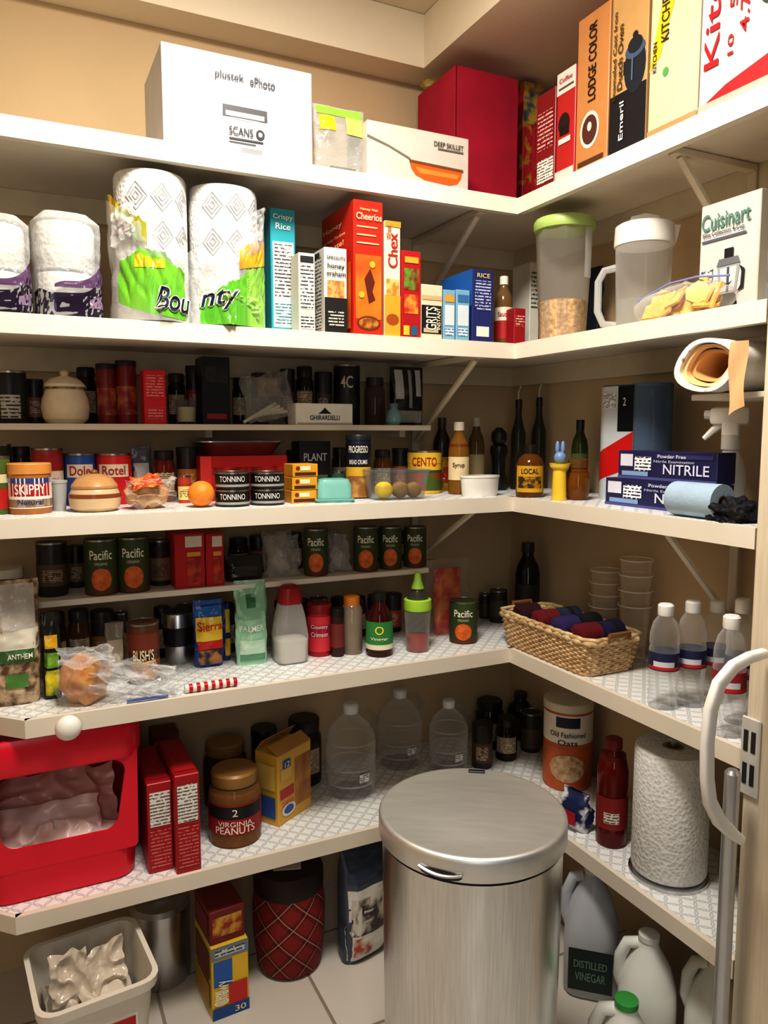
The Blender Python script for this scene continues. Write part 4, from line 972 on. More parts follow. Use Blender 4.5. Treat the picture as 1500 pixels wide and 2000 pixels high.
def glove(x0, x1, yt, zo, label, d):
    x, y, w, h = spot(Z3, x0, x1, yt, d, 'R')
    return carton('glove_box', label, 'box', x, y, Z3 + zo, w, .05, h - zo, NAVY,
        [('F', .0, 1, .0, .1, '#5a5a96'), ('F', .03, .17, .45, .88, '#d9d9e4'), ('F', .19, .37, .3, .8, LN('#ececf2', '#223', 150)), ('F', .05, .34, .12, .28, '#8aa6cc'), ('F', .42, .97, .76, .9, '#3c3c70')],
        [('F', 'Powder Free', .58, .83, .28, .12, '#e3e3ee'), ('F', 'NITRILE', .72, .4, .44, .34, '#d9d9ea'), ('F', 'Nitrile Examination', .6, .66, .4, .09, '#c3c3dc')], rz=HPI, group='stacked glove boxes'), h
_, hlow = glove(1182, 1396, 940, 0, 'navy glove box at the bottom of the two-box stack', .075)
glove(1206, 1398, 882, hlow + .001, 'navy glove box on top of the two-box stack', .077)
ya, yb2 = colX(1318, -D2 + .037, Z3), colX(1410, -D2 + .037, Z3)
t = thing('small_blue_roll', 'short pale blue paper roll lying before glove boxes', 'towel roll', (-D2 + .037, (ya + yb2) / 2, Z3), HPI)
LL = (ya - yb2)
b = MB(); prof = [(.012, -LL / 2), (.031, -LL / 2), (.032, -LL / 2 + .004), (.032, LL / 2), (.012, LL / 2), (.012, -LL / 2)]
b.lathe(prof, 32, cap0=False, cap1=False).done('roll_body', M('#adc0d0', .85, b=.4, bs=150), t, xf=Matrix.Translation((0, 0, .0325)) @ Matrix.Rotation(PI / 2, 4, 'Y'))
MB().lathe([(.0118, -LL / 2 - .001), (.0118, LL / 2), (.010, LL / 2), (.010, -LL / 2 - .001)], 20, cap0=False, cap1=False).done('cardboard_core', M('#8a6a4a', .9), t, xf=Matrix.Translation((0, 0, .0325)) @ Matrix.Rotation(PI / 2, 4, 'Y'))
# spray bottle
X = -D2 + .165; Y = colX(1426, X, Z3 + .1)
t = thing('spray_bottle', 'white trigger spray bottle at right end of middle shelf', 'bottle', (X, Y, Z3), HPI + .5)
H = hx(1424, 795, X).z - Z3
SW = M('#fbf8f2', .35, v=.03)
MB().lathe([(.028, 0), (.030, .004), (.030, H * .38), (.024, H * .5), (.015, H * .58), (.015, H * .66)], 24).done('bottle_body', SW, t)
MB().lathe([(.018, H * .6), (.018, H * .74)], 20).done('collar', WHITE, t)
MB().box(-.04, .034, -.015, .015, H * .83, H * 1.0, .009, seg=2).done('spray_head', SW, t)
MB().box(-.016, .016, -.014, .014, H * .72, H * .86, .003).done('spray_neck', SW, t)
MB().tube([(-.018, 0, H * .85), (-.034, 0, H * .78), (-.05, 0, H * .70)], [.008, .007, .005]).done('trigger', SW, t)
MB().tube([(-.038, 0, H * .93), (-.05, 0, H * .93)], .009, 10).done('nozzle', WHITE, t)
y0 = YJ + .012
carton('glove_box', 'small purple and white box against the door jamb', 'box', -D2 + .1, y0 + .026, Z3, .045, .055, .085, '#d9d5de', [('F', 0, 1, .5, 1, '#2a2648'), ('F', .1, .9, .3, .45, LN('#d9d5de', '#5a3a7a', 200)), ('F', .1, .9, .62, .72, '#b9b5cc')], rz=HPI)
X = -D2 + .047; Y = colX(1430, X, Z3)
o = MB().sphere((0, 0, .014), .036, (1.25, 1.1, .75), 5, .45, 2.0, 5, zmin=.0, lim=(.045, .042)).done('black_gloves', M('#121216', .7, b=.5, bs=120), ang=60)
solo(o, 'crumpled black gloves lying at the front of middle shelf', 'gloves', (X, Y, Z3), HPI)
# little shelf and bag roll on right wall
zs = hx(1400, 772, -.2).z
ya = colX(1350, -D2 + .02, zs)
t = thing('small_shelf', 'thin small cream shelf below the rolled paper bag', 'shelf', (0, 0, zs))
MB().box(-D2 + .02, -.002, YJ + .004, ya, -.01, 0, .001).done('board', SHELF, t)
MB().box(-.02, -.002, YJ + .004, ya, -.03, -.01).done('wall_cleat', SHELF, t)
rr = min(.05, (Z2 - TH - zs) / 2 - .007)
Yr = colX(1386, -D2 + .0, zs + rr)
t = thing('paper_bag_roll', 'rolled paper shopping bags with printed outside, open end showing', 'bag', (-D2 + .0, Yr, zs + .001), HPI)
def roll(r0, r1, col, l0, l1, nm, sq):
    b = MB()
    rings = []
    for rad, l in ((r1, l0), (r0, l0), (r0 * 1.0, l1), (r1, l1), (r1, l0)):
        rings.append([Vector((rad * (1.42 if rad == r0 else 1.36) * math.cos(a) + .004 * math.sin(3 * a), l, rr * 1.0 + rad * sq * math.sin(a))) for a in [2 * PI * i / 32 for i in range(32)]])
    b.loft(rings, False, False).done(nm, col, t)
roll(rr, rr * .84, BL('#ece8de', '#6a625a', 22, .03, .66), -.012, .24, 'outer_bag', .98)
roll(rr * .82, rr * .7, M('#f0c896', .8), -.004, .24, 'inner_bag', .95)
roll(rr * .66, rr * .55, M('#e0b27a', .8), .008, .24, 'inner_bag', .9)
q = rr * 1.42 + .006
b = MB()
b.loft([[Vector((q - .018 + .032 * i / 4, -.016 - .004 * math.sin(j * .7 + i), rr * 1.7 - (.12 * j / 8) * (1 - .12 * i / 4))) for i in range(5)] for j in range(9)], False, False, closed=False)
b.done('loose_sheet', M('#d9b488', .8), t, recalc=False)

# ------------------------------------------------------------------ LOWER HALF SHELF
def pacific(x, y, z, r, h, label, grp, spin=None):
    t = can('soup_can', label, 'can', x, y, z, r, h, '#34401f', [(.03, .97, '#3e4c24', PI), (.02, .12, '#6a2f16', 1.6)], [('Pacific', .74, 1.35, .17, '#f8f4e0'), ('ORGANIC', .58, .8, .05, '#d3cda6')], group=grp, spin=spin)
    b = MB()
    rows = [[Vector(((r + .0019) * math.sin(a), -(r + .0019) * math.cos(a), h * .3 + s * h * .2 * math.sqrt(max(0, 1 - (a / .62) ** 2)))) for a in [-.62 + 1.24 * i / 16 for i in range(17)]] for s in (-1, 1)]
    b.loft(rows, False, False, closed=False).done('soup_picture', BL('#e67c30', '#b85420', 60, .2), t, recalc=False)
    return t
def pacrow(a, bq, yt, l):
    x, y, r, h = spot(ZR2, a, bq, yt, .21, rnd=True)
    pacific(x, y, ZR2, r, min(h, .125), l, 'green soup cans on the lower half-shelf')
pacrow(167, 228, 1052, 'green soup can, first from the left on lower half-shelf')
pacrow(231, 290, 1048, 'green soup can, second from the left on lower half-shelf')
pacrow(594, 640, 1032, 'green soup can between the plastic bags on lower half-shelf')
pacrow(691, 738, 1028, 'green soup can, third from right end of lower half-shelf')
pacrow(741, 784, 1028, 'green soup can, second from right end of lower half-shelf')
pacrow(789, 832, 1028, 'green soup can at the right end of lower half-shelf')
x, y, r, h = spot(ZR2, 74, 130, 1058, .24, rnd=True)
can('dark_can', 'dark brown can left of the two soup cans', 'can', x, y, ZR2, r, h, '#241b16', [(.2, .6, '#5a4632', 1.5), (.28, .5, LN('#5a4632', '#c9b898', 240), .7)])
for a, bq, l in ((342, 401, 'dark red carton, left one of the pair on lower half-shelf'), (403, 438, 'dark red carton, right one of the pair on lower half-shelf')):
    cb(ZR2, a, bq, 1042, .178, .11, 'red_carton', l, 'box', '#b81c1c', [('F', .35, .9, .75, .95, '#d9cfc2'), ('F', .4, .85, .05, .55, BL('#c3502c', '#9a1c18', 40)), ('F', .4, .85, .58, .66, '#d8a03a')], group='dark red cartons on the lower half-shelf')
x, y, w, h = spot(ZR2, 442, 518, 1086, .2)
o = pouch('dark_bag', 'small dark flat bag beside the red cartons', 'bag', x, y + .02, ZR2, w, .04, h, '#2a2422', prints=[(.2, .8, .2, .6, '#4a423a')], seed=12)
for a, bq, l, sd in ((522, 590, 'clear crumpled bag left of the middle soup can', 3), (645, 688, 'clear crumpled bag right of the middle soup can', 5)):
    x, y, w, h = spot(ZR2, a, bq, 1036, .2)
    t = thing('plastic_bag', l, 'bag', (x, y + .04, ZR2), 0, 'clear bags on the lower half-shelf')
    PB = CL('#f0eeea', .24, .5, .07)
    MB().sheet((0, -.025, h * .46), (w * .46, 0, 0), (0, .012, h * .42), .016, sd, lim=(w * .5, .04), zmin=.001, fr=1.5, fine=.5).done('bag_film', PB, t, ang=50)
    MB().sheet((0, .01, h * .46), (w * .46, 0, 0), (0, .01, h * .45), .016, sd + 4, lim=(w * .5, .04), zmin=.001, fr=1.5, fine=.5).done('bag_film', PB, t, ang=50)
    MB().sphere((0, 0, h * .3), h * .28, (w / h, .8, 1), 3, .3, 1.7, sd, zmin=.002).done('contents', M('#c0b6ac', .7), t)
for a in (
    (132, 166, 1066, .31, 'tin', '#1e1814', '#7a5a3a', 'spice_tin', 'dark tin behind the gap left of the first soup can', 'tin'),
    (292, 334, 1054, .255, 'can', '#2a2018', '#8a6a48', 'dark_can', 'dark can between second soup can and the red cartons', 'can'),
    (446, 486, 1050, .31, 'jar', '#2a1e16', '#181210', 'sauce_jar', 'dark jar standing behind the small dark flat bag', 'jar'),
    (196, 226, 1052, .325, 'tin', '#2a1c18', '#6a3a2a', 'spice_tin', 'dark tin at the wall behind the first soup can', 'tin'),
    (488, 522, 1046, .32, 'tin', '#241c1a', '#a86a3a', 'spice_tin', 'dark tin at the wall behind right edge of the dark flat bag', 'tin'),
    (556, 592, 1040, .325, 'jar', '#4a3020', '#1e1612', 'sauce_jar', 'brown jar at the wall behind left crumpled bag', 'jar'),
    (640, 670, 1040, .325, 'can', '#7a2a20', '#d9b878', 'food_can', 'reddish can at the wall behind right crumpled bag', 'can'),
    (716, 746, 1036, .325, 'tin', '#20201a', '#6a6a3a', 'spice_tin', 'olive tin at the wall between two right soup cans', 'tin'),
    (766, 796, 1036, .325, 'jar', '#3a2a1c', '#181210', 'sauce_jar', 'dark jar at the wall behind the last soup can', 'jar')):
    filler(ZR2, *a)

# ------------------------------------------------------------------ LOWER SHELF front
x, y, w, h = spot(Z4, -20, 80, 1140, 1385)
pouch('granola_bag', 'tall clear bag of granola cut by the left edge', 'bag', x, y + .045, Z4, w, .08, h, BL('#6a4c30', '#dbc3a3', 45, .12),
      [(0, 1, .45, .62, '#e3ddd0'), (.2, .9, .36, .46, '#456a3c'), (.05, .95, .62, .97, CL('#f0ece6', .55, .4, .12, b=.8)), (.3, .75, .16, .27, '#5f8f48')], [('ANTHEM', .6, .41, .5, .04, '#e9e4d8')], seed=21, wr=.012)
x, y, w, h = spot(Z4, 84, 121, 1200, 1368)
pouch('pasta_bag', 'narrow black, green and yellow snack bag beside granola', 'bag', x, y + .02, Z4, w, .04, h, '#26251d', [(.1, .9, .05, .35, BL('#e3d334', '#6f9a3c', 30)), (.1, .9, .38, .55, '#7faa44'), (.15, .85, .6, .75, '#dcb034')], seed=22, wr=.008)
x, y, r, h = spot(Z4, 250, 310, 1206, .14, rnd=True)
can('beans_can', 'brown baked beans can with white lettering', 'can', x, y, Z4, r, min(h, .13), '#5c341e', [(.55, .85, '#7a3620', 1.5), (.1, .4, BL('#8a441e', '#c5903e', 40), 1.5)], [("BUSH'S", .5, 1.3, .18, '#f0e2bc'), ('BEST', .36, .7, .08, '#e3c05e')])
x, y, r, h = spot(Z4, 318, 379, 1192, 1300, rnd=True)
t = bottle('steel_tumbler', 'stainless tumbler with wide black grip band', 'tumbler', x, y, Z4, r, h, [(.82, 0), (.85, .02), (1, .95), (.94, .98)], STEEL2, [(.9, .95), (.96, .97), (.94, 1), (.3, 1)], '#2a2a2c', None)
MB().lathe([(r * .9, h * .35), (r * .94, h * .36), (r * 1.0, h * .7), (r * .96, h * .71)], 28, cap0=False, cap1=False).done('grip_band', BLACK, t)
# bag with bread in it, the empty part trailing to the right
xa_, xb_ = colY(122, -D1 + .06, Z4), colY(334, -D1 + .06, Z4)
t = thing('bread_bag', 'clear bag with brown bread at one end, empty end trailing right', 'bag', (xa_, -D1 + .056, Z4), 0)
wb_ = xb_ - xa_
MB().sphere((.044, .0, .046), .05, (.9, .85, .95), 4, .25, 1.4, 12, zmin=.001, lim=(.095, .044)).done('bread', BL('#b87030', '#dca560', 40, .2, r=.8), t)
CB_ = CL('#fafbfb', .2, .55, .05)
MB().sheet((.046, -.042, .055), (.056, 0, 0), (0, .014, .045), .010, 31, lim=(.3, .052), zmin=.001, fr=1.5, fine=.5).done('bag_film', CL('#fafbfb', .09, .5, .05), t, ang=45)
MB().sheet((.046, -.012, .098), (.05, 0, 0), (0, .035, .004), .012, 32, lim=(.3, .052), zmin=.001, fr=1.5, fine=.5).done('bag_film', CB_, t, ang=45)
MB().sheet((wb_ * .62, -.008, .046), (wb_ * .42, .0, -.024), (.0, .036, .014), .024, 33, lim=(.3, .052), zmin=.001, fr=1.7, fine=.5).done('bag_film', CB_, t, ang=45)
MB().sheet((wb_ * .62, -.03, .042), (wb_ * .4, .0, -.022), (.0, .01, .034), .018, 35, lim=(.3, .052), zmin=.001, fr=1.7, fine=.5).done('bag_film', CB_, t, ang=45)
MB().sheet((wb_ * .8, -.034, .02), (wb_ * .2, .0, -.004), (.0, .014, .016), .014, 37, lim=(.3, .052), zmin=.001, fr=1.5, fine=.5).done('bag_film', CB_, t, ang=45)
MB().tube([(wb_ * .55, -.046, .005), (wb_ * .75, -.048, .006), (wb_ * .93, -.046, .004)], .0028).done('zip_seal', M('#5a72b8', .4), t)
# candy cane stick
a, bq = hz(340, 1322, Z4), hz(450, 1326, Z4); a.y = bq.y = -D1 + .02
t = thing('candy_stick', 'red and white striped candy stick at the shelf edge', 'candy', (a.x, a.y, Z4), 0)
d = bq - a; n = 14
for k in range(n):
    MB().tube([(d.x * k / n, d.y * k / n, .0095), (d.x * (k + 1.02) / n, d.y * (k + 1.02) / n, .0095)], .009, 12).done('candy_stripe', M('#c22a2c' if k % 2 else '#efe6dc', .25), t)
x, y, w, h = spot(Z4, 383, 442, 1146, 1306)
pouch('chip_bag', 'puffy blue and yellow tortilla snack bag in front', 'bag', x, y + .03, Z4, w, .05, min(h, .155), '#2a4e98', [(.05, .95, .76, .9, '#3a72b8'), (.05, .95, .4, .75, '#f2d048'), (.05, .95, .28, .4, '#c8322a'), (.1, .9, .05, .27, BL('#2a2a3c', '#b07a44', 40)), (.05, .95, .93, .99, '#4466a8')], [('Sierra', .52, .62, .82, .13, '#d0302a')], seed=31, rz=-.04, wr=.008)
x, y, w, h = spot(Z4, 446, 464, 1150, 1304)
pouch('chip_bag', 'blue and yellow snack bag mostly hidden beside mint bag', 'bag', x, y + .066, Z4, w * 1.0, .024, min(h, .135), '#2a3f74', [(.4, .95, .5, .9, '#efca44'), (.3, .95, .1, .4, '#dfb034')], seed=33, wr=.006)
x, y, w, h = spot(Z4, 468, 530, 1140, 1304)
pouch('coconut_bag', 'mint green pouch with palm print leaning right', 'bag', x, y + .034, Z4, w, .036, h, '#aad4b8', [(.1, .9, .55, .9, '#92c4a6'), (.35, .65, .68, .84, '#457a56'), (.1, .9, .06, .14, '#69997a'), (.1, .9, .14, .3, '#c4dcc8')], [('PALMER', .5, .44, .75, .07, '#f8f8f0')], seed=35, rz=-.08, lean=.08, wr=.012)
x, y, r, h = spot(Z4, 534, 598, 1142, 1300, rnd=True)
t = thing('sugar_container', 'translucent sugar container with dark red lid', 'container', (x, y, Z4), 0)
MB().loft([rrect(r * 1.8, r * 1.7, r * .4, 0), rrect(r * 1.9, r * 1.8, r * .4, .004), rrect(r * 2, r * 1.9, r * .4, h * .35), rrect(r * 1.7, r * 1.7, r * .5, h * .62), rrect(r * 1.35, r * 1.4, r * .5, h * .78)]).done('container_body', CL('#e9e7e3', .3, .45, .2), t)
MB().loft([rrect(r * 1.7, r * 1.6, r * .4, .003), rrect(r * 1.9, r * 1.78, r * .4, h * .3), rrect(r * .5, r * .5, r * .2, h * .33)]).done('sugar', M('#f0ede8', .9), t)['kind'] = 'stuff'
MB().loft([rrect(r * 1.42, r * 1.46, r * .5, h * .77), rrect(r * 1.42, r * 1.46, r * .5, h * .84), rrect(r * 1.25, r * 1.25, r * .5, h * .97), rrect(r * .8, r * .8, r * .3, h)]).done('lid', M('#9a1e20', .35), t)
x, y, r, h = spot(Z4, 600, 648, 1178, 1284, rnd=True)
can('red_spice_jar', 'bright red drink mix jar on the lower shelf', 'jar', x, y, Z4, r, h, '#a81f24', [(.1, .78, '#d03a44', 1.6), (.38, .62, '#9c1e42', 1.2)], [('Country', .58, 1.4, .09, '#f0d9d0'), ('Crimson', .44, 1.4, .09, '#f0d9d0')], lid=('#8c181c', .02))
x, y, r, h = spot(Z4, 646, 672, 1188, .13, rnd=True)
can('dark_spice_jar', 'slim dark jar peeking out behind the orange lid shaker', 'jar', x, y, Z4, r, h, '#3a1712', [(.2, .7, '#7a3024', 1.5)], lid=('#1c1210', .018))
x, y, r, h = spot(Z4, 666, 708, 1162, 1280, rnd=True)
bottle('spice_shaker', 'grey-brown shaker bottle with orange cap', 'bottle', x, y, Z4, r, h, [(.95, 0), (1, .02), (1, .76), (.8, .83), (.7, .85)], CL('#a89884', .7, .3), [(.76, .83), (.78, .85), (.76, .98), (.5, 1)], '#e38c34', (.74, '#8a745e'))
x, y, r, h = spot(Z4, 714, 768, 1155, 1285, rnd=True)
bottle('vinegar_bottle', 'dark red vinegar bottle with green round-logo label', 'bottle', x, y, Z4, r, h, [(.95, 0), (1, .03), (1, .55), (.8, .68), (.45, .8), (.42, .9)], CL('#4a130f', .75, .25), [(.5, .87), (.52, .9), (.5, .99), (.4, 1)], '#1a1614', None, [(.12, .56, '#3a8a46', 1.3, 1), (.12, .2, '#e3dcc0', 1.3, 1.004)], [('O', .43, .6, .13, '#f0da44'), ('Vinegar', .29, 1.3, .06, '#f4efe0')])
x, y, r, h = spot(Z4, 789, 842, 1118, 1277, rnd=True)
t = bottle('dressing_bottle', 'clear dressing shaker with lime green collar and spout', 'bottle', x, y, Z4, r, h, [(.82, 0), (.86, .02), (1, .55), (.9, .64)], CL('#f6f8f7', .1, .5, .03), [(.3, .78), (.5, .8), (.3, .9), (.22, 1)], '#92b444', (.2, '#a83a22'))
MB().lathe([(r * 1.03, h * .53), (r * 1.06, h * .55), (r * 1.03, h * .66), (r * .9, h * .67)], 28).done('collar', M('#b0da4a', .35), t)
MB().lathe([(r * .85, h * .66), (r * .5, h * .76), (r * .35, h * .8)], 24).done('shoulder', CL('#5a5a4a', .5, .4), t)
x, y, w, h = spot(Z4, 846, 932, 1095, .15)
t = thing('red_snack_bag', 'clear bag with red printed packet near the corner', 'bag', (x, y + .045, Z4), 0)
MB().loft(pouch_rings(w * .95, .08, h, 41, wr=.014)).done('bag_film', CL('#f0e8e2', .08, .45, .06, b=.5), t, ang=40)
MB().loft(pouch_rings(w * .6, .04, h * .86, 42, wr=.008)).done('inner_packet', BL('#c8261c', '#ee8c30', 25, .1, r=.25), t, ang=60)
x, y, r, h = spot(Z4, 878, 932, 1172, 1259, rnd=True)
pacific(x, y, Z4, r, h, 'green soup can alone at the shelf front near corner', None, spin=facing(x, y))
x, y, r, h = spot(Z4, 956, 990, 1152, .24, rnd=True)
can('dark_can', 'dark food can standing in the shelf corner behind basket', 'can', x, y, Z4, r, h, '#2b2a24', [(.2, .7, '#4a4436', 1.5)])
x, y, r, h = spot(Z4, -40, 44, 1068, .25, rnd=True)
can('paper_canister', 'whitish tall canister at far left behind the granola bag', 'can', x, y, Z4, r, min(h, .25), '#c9baa8', [(.5, .75, '#9a8a7a', 1.5)], lid=('#dfd6c8', .02))
HM = ZR2 - .034 - Z4
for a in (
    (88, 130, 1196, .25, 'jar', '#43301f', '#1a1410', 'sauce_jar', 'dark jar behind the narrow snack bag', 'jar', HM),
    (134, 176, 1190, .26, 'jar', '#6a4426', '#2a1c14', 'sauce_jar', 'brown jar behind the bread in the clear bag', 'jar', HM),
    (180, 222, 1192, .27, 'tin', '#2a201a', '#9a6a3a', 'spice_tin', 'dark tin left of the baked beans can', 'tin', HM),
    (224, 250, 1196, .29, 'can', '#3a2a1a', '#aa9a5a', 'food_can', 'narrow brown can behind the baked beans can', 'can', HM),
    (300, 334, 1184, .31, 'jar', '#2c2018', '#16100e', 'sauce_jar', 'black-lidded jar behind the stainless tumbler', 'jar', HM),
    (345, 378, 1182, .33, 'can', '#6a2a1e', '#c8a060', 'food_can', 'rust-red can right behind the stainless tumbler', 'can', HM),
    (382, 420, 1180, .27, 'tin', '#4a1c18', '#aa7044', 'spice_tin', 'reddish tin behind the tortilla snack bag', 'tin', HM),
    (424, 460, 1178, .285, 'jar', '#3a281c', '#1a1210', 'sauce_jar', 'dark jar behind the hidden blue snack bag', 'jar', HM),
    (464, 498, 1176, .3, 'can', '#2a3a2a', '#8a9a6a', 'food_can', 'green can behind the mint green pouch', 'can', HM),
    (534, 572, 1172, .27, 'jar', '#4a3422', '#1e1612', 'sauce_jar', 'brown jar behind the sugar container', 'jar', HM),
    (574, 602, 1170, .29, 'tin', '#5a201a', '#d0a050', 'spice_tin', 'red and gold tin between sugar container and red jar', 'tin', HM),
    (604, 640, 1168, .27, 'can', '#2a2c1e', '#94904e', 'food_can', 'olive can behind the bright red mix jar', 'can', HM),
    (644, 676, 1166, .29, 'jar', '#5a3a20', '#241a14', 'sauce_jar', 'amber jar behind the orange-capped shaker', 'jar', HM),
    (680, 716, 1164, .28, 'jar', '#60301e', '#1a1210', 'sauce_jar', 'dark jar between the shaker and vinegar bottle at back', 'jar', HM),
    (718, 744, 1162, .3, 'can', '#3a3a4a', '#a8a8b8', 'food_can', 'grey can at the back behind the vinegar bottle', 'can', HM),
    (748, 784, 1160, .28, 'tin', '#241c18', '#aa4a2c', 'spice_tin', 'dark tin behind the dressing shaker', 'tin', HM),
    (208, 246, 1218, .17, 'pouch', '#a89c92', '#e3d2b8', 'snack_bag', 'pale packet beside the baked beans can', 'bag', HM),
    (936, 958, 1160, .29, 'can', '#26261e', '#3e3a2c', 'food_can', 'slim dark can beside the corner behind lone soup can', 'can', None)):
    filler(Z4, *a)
filler(Z4, 1006, 1054, 1060, .2, 'bottle', '#1c1614', '#2c241e', 'oil_bottle', 'added tall black bottle standing in for shadow behind the basket', 'bottle')  # two added dark bottles stand in for the corner's shadow
filler(Z4, 1064, 1122, 1040, .21, 'bottle', '#1e1413', '#3a201c', 'oil_bottle', 'added thick dark red bottle standing in for shadow behind the basket', 'bottle')
# wicker basket
X0 = -D2 + .002; Yb0 = colX(968, X0, Z4 + .08); Yb1 = colX(1152, X0, Z4 + .03)
X1 = colY(1266, Yb1, Z4 + .08); Hb = hx(1150, 1262, X0).z - Z4
X1 = min(X1, -.105); Hb = max(.06, min(Hb, .1))
bw, bd = X1 - X0, Yb0 - Yb1
t = thing('wicker_basket', 'rectangular wicker basket holding rolled knit bundles', 'basket', ((X0 + X1) / 2, (Yb0 + Yb1) / 2, Z4), 0)
WIC = BL('#a57e52', '#e6cba0', 110, .2, .48, r=.6)
def loop(k, z, off, n=72):
    w_, d_ = bw * k, bd * k
    base = rrect(w_, d_, .025, z, 5)
    P = base + [base[0]]; Ls = [0]
    for a, bq in zip(P, P[1:]): Ls.append(Ls[-1] + (bq - a).length)
    out = []
    for i in range(n):
        s = Ls[-1] * i / n
        for j in range(len(P) - 1):
            if Ls[j + 1] >= s:
                f = (s - Ls[j]) / max(Ls[j + 1] - Ls[j], 1e-6); q = P[j].lerp(P[j + 1], f); break
        o_ = .0022 * (1 if (i % 2) == off else -1)
        nn = Vector((q.x / w_, q.y / d_, 0)).normalized()
        out.append(q + nn * o_)
    return out
b = MB(); rows = 13
for j in range(rows):
    b.tube(loop(.86 + .1 * j / rows, .006 + (Hb - .012) * j / (rows - 1), j % 2), .0036, 5, True)
b.done('woven_wall', WIC, t, ang=60)
MB().loft([rrect(bw * .86, bd * .86, .025, .001), rrect(bw * .86, bd * .86, .025, .006)]).done('basket_floor', WIC, t)
RIM = BL('#b5925f', '#e6cfa6', 60, .2, .48, r=.55)
MB().tube(loop(.965, Hb, 0, 60), .0065, 8, True).done('rim', RIM, t, ang=60)
MB().tube(loop(.965, Hb + .008, 1, 60), .005, 8, True).done('rim', RIM, t, ang=60)
for s in (-1, 1):
    MB().tube([(-.03, s * bd * .485, Hb), (-.028, s * bd * .5, Hb + .018), (.028, s * bd * .5, Hb + .018), (.03, s * bd * .485, Hb)], .005).done('handle', M('#8a5c34', .6), t)
    MB().box(-bw * .505, -bw * .465, s * bd * .3 - .012, s * bd * .3 + .012, Hb - .012, Hb + .014, .003).done('rim_binding', M('#e3d3b3', .6), t)
bun = [('dark red', '#6a121c'), ('navy blue', '#1c1c46'), ('purple', '#382c60'), ('black', '#161418'), ('wine striped', '#701820'), ('slate blue', '#28344e'), ('maroon', '#380e18')]
k = 0
for i in range(4):
    for j in range(2):
        if k >= 7: break
        nm, c = bun[k]; rr_ = .027
        cx = (X0 + X1) / 2 + (-.5 + j) * bw * .4; cy = (Yb1 + Yb0) / 2 + bd * (-.31 + .205 * i)
        o = thing('fabric_bundle', f'{nm} rolled knit bundle lying in the wicker basket', 'knit bundle', (cx, cy, Z4 + .0075), random.uniform(-.2, .2), 'rolled knit bundles in the basket')
        hl = bw * .19
        xf = Matrix.Translation((0, 0, Hb - .004)) @ Matrix.Rotation(PI / 2, 4, 'Y')
        MB().lathe([(.004, -hl), (rr_ * .75, -hl), (rr_ * 1.0, -hl * .85), (rr_, 0), (rr_ * 1.0, hl * .85), (rr_ * .75, hl), (.004, hl)], 20).done('roll', M(c, .95, v=.4, s=90, b=.6, bs=200), o, xf=xf)
        MB().lathe([(rr_ * .9, -.008), (rr_ * 1.03, -.006), (rr_ * 1.03, .006), (rr_ * .9, .008)], 20, cap0=False, cap1=False).done('ribbed_cuff', M('#161418' if k % 2 else c, .95, v=.3, s=60), o, xf=xf)
        MB().sphere((0, 0, (Hb - .025) / 2), (Hb - .025) / 2, (1.0, .7, 1), 2).done('folded_underside', M(c, .95), o)
        k += 1
for i, (px, yt, l) in enumerate(((1182, 1112, 'stack of clear plastic cups nearer the corner'), (1240, 1090, 'taller stack of clear plastic cups behind the basket'))):
    X = -.06; Y = colX(px, X, Z4 + .12); hh = hx(px, yt, X).z - Z4
    t = thing('cup_stack', l, 'cups', (X, Y, Z4), 0, 'stacks of clear cups')
    for k in range(4):
        zz = hh * .15 * k; hc = hh * .53
        MB().lathe([(.025, zz), (.028, zz + hc * .3), (.036, zz + hc), (.038, zz + hc), (.0385, zz + hc + .004)], 28, cap0=False, cap1=False).done('cup', CL('#fbf3e6', .14, .6, .08), t)
        MB().tube([(.0385 * math.sin(2 * PI * i_ / 28), -.0385 * math.cos(2 * PI * i_ / 28), zz + hc + .003) for i_ in range(28)], .0016, 6, True).done('cup_rim', CL('#fbf3e6', .7, .3, .05), t)
# water bottles
WB = [(.85, 0), (.95, .02), (1, .06), (.93, .1), (1, .14), (.93, .19), (1, .24), (.94, .29), (1, .34), (1, .56), (.94, .6), (1, .64), (.97, .72), (.78, .82), (.5, .88), (.46, .9)]
def wbottle(px, r_, X, yt, l, c='#2a3058'):
    Y = colX(px, X, Z4 + .1); h = hx(px, yt, X).z - Z4
    t = bottle('water_bottle', l, 'bottle', X, Y, Z4, r_, h, WB, CL('#fbfcfd', .09, .55, .03), [(.5, .89), (.53, .9), (.53, .985), (.42, 1)], '#f0eeea', None, [(.38, .55, M(c, .4), PI, 1.0), (.42, .47, '#d9d9df', .7, 1.004), (.39, .42, '#c9302f', 1.2, 1.004)], group='small water bottles')
wbottle(1297, .0285, -D2 + .034, 1178, 'small water bottle nearest the wicker basket')
wbottle(1350, .028, -D2 + .092, 1172, 'small water bottle, second from the basket')
wbottle(1398, .027, -D2 + .152, 1172, 'small water bottle behind, third from the basket')
wbottle(1424, .028, -D2 + .034, 1200, 'small water bottle at the shelf front beside the jamb', '#a3313a')
wbottle(1446, .027, -D2 + .1, 1168, 'small water bottle at the back beside the jamb')

